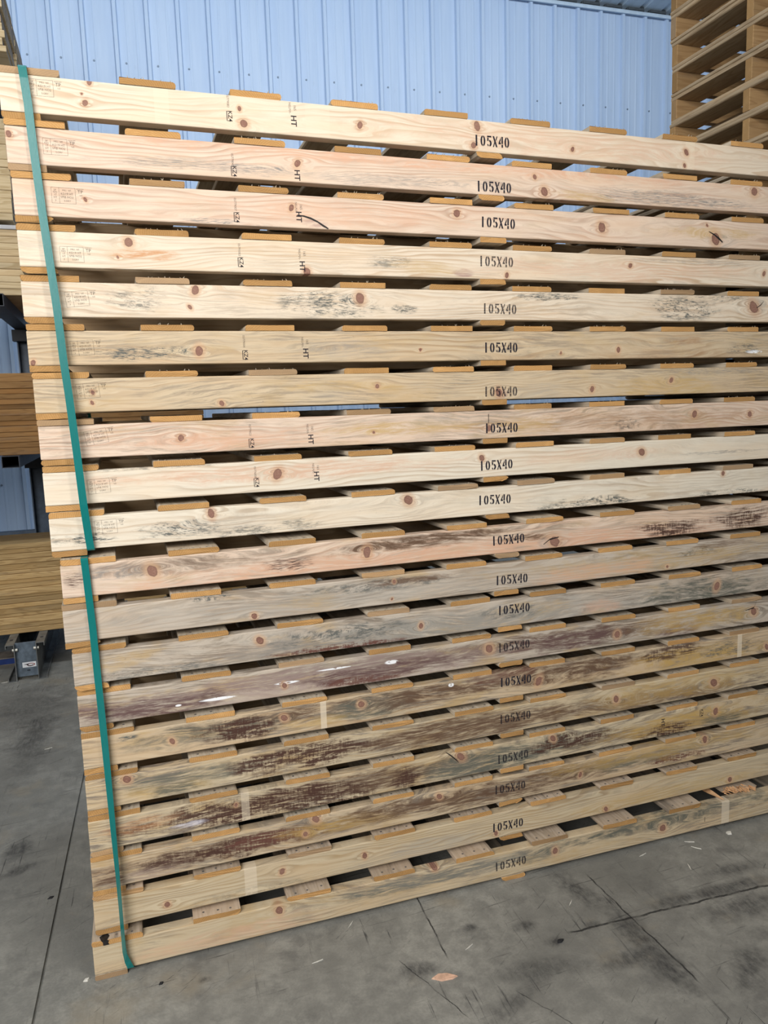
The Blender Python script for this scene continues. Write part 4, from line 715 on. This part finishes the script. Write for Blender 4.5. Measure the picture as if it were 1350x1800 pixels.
def board_block(name, x0, x1, y0, y1, z0, z1, mat, endmat=None):
    bm = bmesh.new(); box_bm(bm, 0, x1-x0, 0, y1-y0, 0, z1-z0)
    bmesh.ops.bevel(bm, geom=list(bm.edges), offset=min(0.003, (z1-z0)*.2), segments=1, affect='EDGES')
    me = bm_mesh(name, bm, (mat, endmat or mat))
    for q in me.polygons:
        if abs(q.normal.x) > 0.9: q.material_index = 1
    return link(name, me, None, (x0, y0, z0))
def lumber():
    r = random.Random(21); YF = 3.054
    ORD = 'lowest second third fourth fifth sixth seventh eighth ninth tenth eleventh twelfth thirteenth fourteenth fifteenth sixteenth seventeenth eighteenth nineteenth'.split()
    def pile(z, hs, x0, x1, depth, mat, name, label, cat, group, endm=None, cols=1, jx=0.0, jy=0.006):
        for i, h in enumerate(hs):
            for c in range(cols):
                y = YF + c*(depth+.008) + r.uniform(0, jy)
                o = board_block(name, x0, x1 + r.uniform(-jx, jx) + (0.004*c if jx else 0), y, y+depth, z, z+h-0.0012, mat, endm)
                pos = 'topmost' if i == len(hs)-1 else ORD[i] + (' up' if i else '')
                tag(o, ('%s hidden in the back row of %s' % (label[0].split()[-1], label[1].split(' pile')[0] + ' pile')) if c else '%s, %s in %s' % (label[0], pos, label[1]), cat, group + (' behind' if c else ''))
            z += h
        return z
    pile(0.2370, [.034, .030, .046, .022, .036, .028, .034, .020, .044, .032, .026, .036, .024, .040, .030, .036, .030, .032], -2.75, 1.45, 0.45, M_SHEETD, 'lumber_board', ('yellowish brown board', 'the lowest rack pile above the grey foot'), 'lumber', 'boards of the lowest rack pile', jy=.010)
    pile(1.3767, [.044, .034, .034, .030, .040, .030, .032, .040, .028, .034, .032, .032, .040, .054], -2.75, 0.72, 1.22, M_SHEETC, 'lumber_board', ('orange brown board', 'the middle rack pile left of the strap'), 'lumber', 'boards of the middle rack pile', jy=.010)
    zt = pile(2.3467, [.039, .038, .038, .039, .038, .039, .038, .038, .039, .040], -2.75, 0.45, 0.60, M_PALE, 'lumber_plank', ('pale tan plank', 'the rack pile under the whitish cap board'), 'lumber', 'planks of the pale rack pile', cols=2)
    cap = board_block('cap_board', -2.75, 0.3, 3.050, 4.25, zt, zt+.024, M_CAP); tag(cap, 'flat whitish board capping the pale plank pile at the left edge', 'board')
    z0 = zt+.0244
    for i, x in enumerate((-2.5, -1.55, -0.62)):
        bt = board_block('batten', x, x+.09, 3.12, 4.20, z0, z0+.028, M_PALEEND)
        tag(bt, ('dark batten on the white cap board, out of the frame at left', 'dark batten on the white cap board, middle one, out of the frame', 'dark batten under the right end of the planks above the cap board')[i], 'batten', 'battens on the cap board')
    pile(z0+.0283, [.042, .086, .046, .086, .044, .044, .086, .086, .060], -2.75, -0.326, 0.60, M_PALE, 'lumber_plank', ('pale plank', 'the upper rack pile beside the top pallets'), 'lumber', 'planks of the upper rack pile', M_PALEEND, cols=2, jx=.008)
    pile(3.7387, [.034, .042, .042, .042, .042, .042, .042, .042, .042, .042, .042], -2.75, -0.288, 0.60, M_PALE, 'lumber_plank', ('pale plank', 'the highest rack pile at the top left corner'), 'lumber', 'planks of the highest rack pile', M_PALEEND, cols=2, jx=.010)
    # blue-ended plank lying on the floor under the rack
    t = thing('floor_plank', 'blue-ended plank lying on the floor behind the grey rack foot', 'plank', (-1.035, 3.19, 0))
    bm = bmesh.new(); box_bm(bm, 0, 0.56, 0.003, .16, 0, .046); link('plank', bm_mesh('plank', bm, M_PALEEND), t)
    bm = bmesh.new(); box_bm(bm, 0.355, 0.495, 0, .0029, .004, .040); link('blue_label', bm_mesh('blue_label', bm, M_BLUE), t)
lumber()

# ------------------------------------------------------------ litter on the floor
def chip(name, pts, h, loc, mat, label, cat='wood chip', rotz=0, group=None):
    n = len(pts); v = [(x, y, 0) for x, y in pts] + [(x*.93, y*.93, h*(0.6+0.4*((i*7) % 3)/2)) for i, (x, y) in enumerate(pts)]
    f = [tuple(range(n-1, -1, -1)), tuple(range(n, 2*n))] + [(i, (i+1) % n, n+(i+1) % n, n+i) for i in range(n)]
    o = mesh_obj(name, v, f, mat, None, (loc[0], loc[1], 0.0), (0, 0, rotz)); return tag(o, label, cat, group)
M_CHIP = plain('fresh_chip', (0.66, 0.42, 0.30), 0.7, 0.2, 0, 0.15, 60)
M_CHIPW = plain('white_chip', (0.70, 0.68, 0.62), 0.7, 0.2, 0, 0.1, 60)
M_DARKCHIP = plain('dark_crumb', (0.03, 0.03, 0.032), 0.9, 0.1)
chip('wood_chip', [(-0.037, 0.004), (-0.012, -0.012), (0.020, -0.013), (0.038, -0.006), (0.012, 0.010), (-0.016, 0.013)], 0.006, (0.941, -0.371), M_CHIP, 'pinkish diamond-shaped wood chip lying on the floor in front of the stack', rotz=-0.1)
chip('wood_chip', [(-0.010, -0.006), (0.004, -0.010), (0.011, 0.002), (0.003, 0.010), (-0.008, 0.006)], 0.006, (2.205, -0.098), M_CHIPW, 'white chip on the floor below the splintered deckboard at right')
SL = [(-0.018, 0), (0, -0.0016), (0.018, 0.0006), (0, 0.0016)]
for (x, y, a, lab) in ((2.034, -0.089, -.5, 'pale splinter on the floor nearest the white chip at right'), (2.03, -0.128, -.9, 'short pale splinter on the floor just in front of the right-hand splinters'), (1.828, -0.093, .2, 'pale splinter on the floor below the right part of the bottom stringer'),
        (0.757, -0.061, .8, 'thin pale splinter on the floor under the bottom stringer, left of the centre'), (1.058, -0.287, .4, 'tiny pale splinter on the floor beside the pinkish chip'), (-0.601, 2.823, .2, 'white sliver on the floor at the left edge by the rack foot'),
        (-0.261, 1.701, .2, 'tiny pale flake on the dark floor left of the stack'), (1.447, -0.225, .7, 'pale curl on the floor below the middle of the stack'), (1.93, -0.21, 1.2, 'pale splinter lying on the dark smear at right'), (0.62, -0.18, .1, 'thin pale sliver on the floor left of the pinkish chip')):
    chip('wood_splinter', SL, 0.003, (x, y), M_CHIPW, lab, 'splinter', a, 'splinters on the floor')
chip('bark_crumb', [(-0.012, -0.004), (0.0, -0.007), (0.012, 0.0), (0.003, 0.007), (-0.007, 0.005)], 0.006, (1.322, -0.364), M_DARKCHIP, 'dark bark crumb on the floor below the middle of the stack', 'crumb')
chip('bark_crumb', [(-0.006, -0.004), (0.003, -0.005), (0.007, 0.001), (-0.002, 0.005)], 0.005, (0.182, -0.101), M_DARKCHIP, 'dark crumb on the floor right of the lower strap', 'crumb')
chip('wood_chip', [(-0.008, -0.003), (0.004, -0.005), (0.009, 0.003), (-0.003, 0.006)], 0.006, (-0.020, -0.010), M_CHIPW, 'pale crumb of wood at the bottom left corner of the stack', 'wood chip')
chip('bark_crumb', [(-0.010, -0.005), (0.004, -0.006), (0.010, 0.003), (-0.002, 0.007)], 0.004, (-0.15, 0.438), M_DARKCHIP, 'dark crumb beside the floor joint left of the stack', 'crumb')
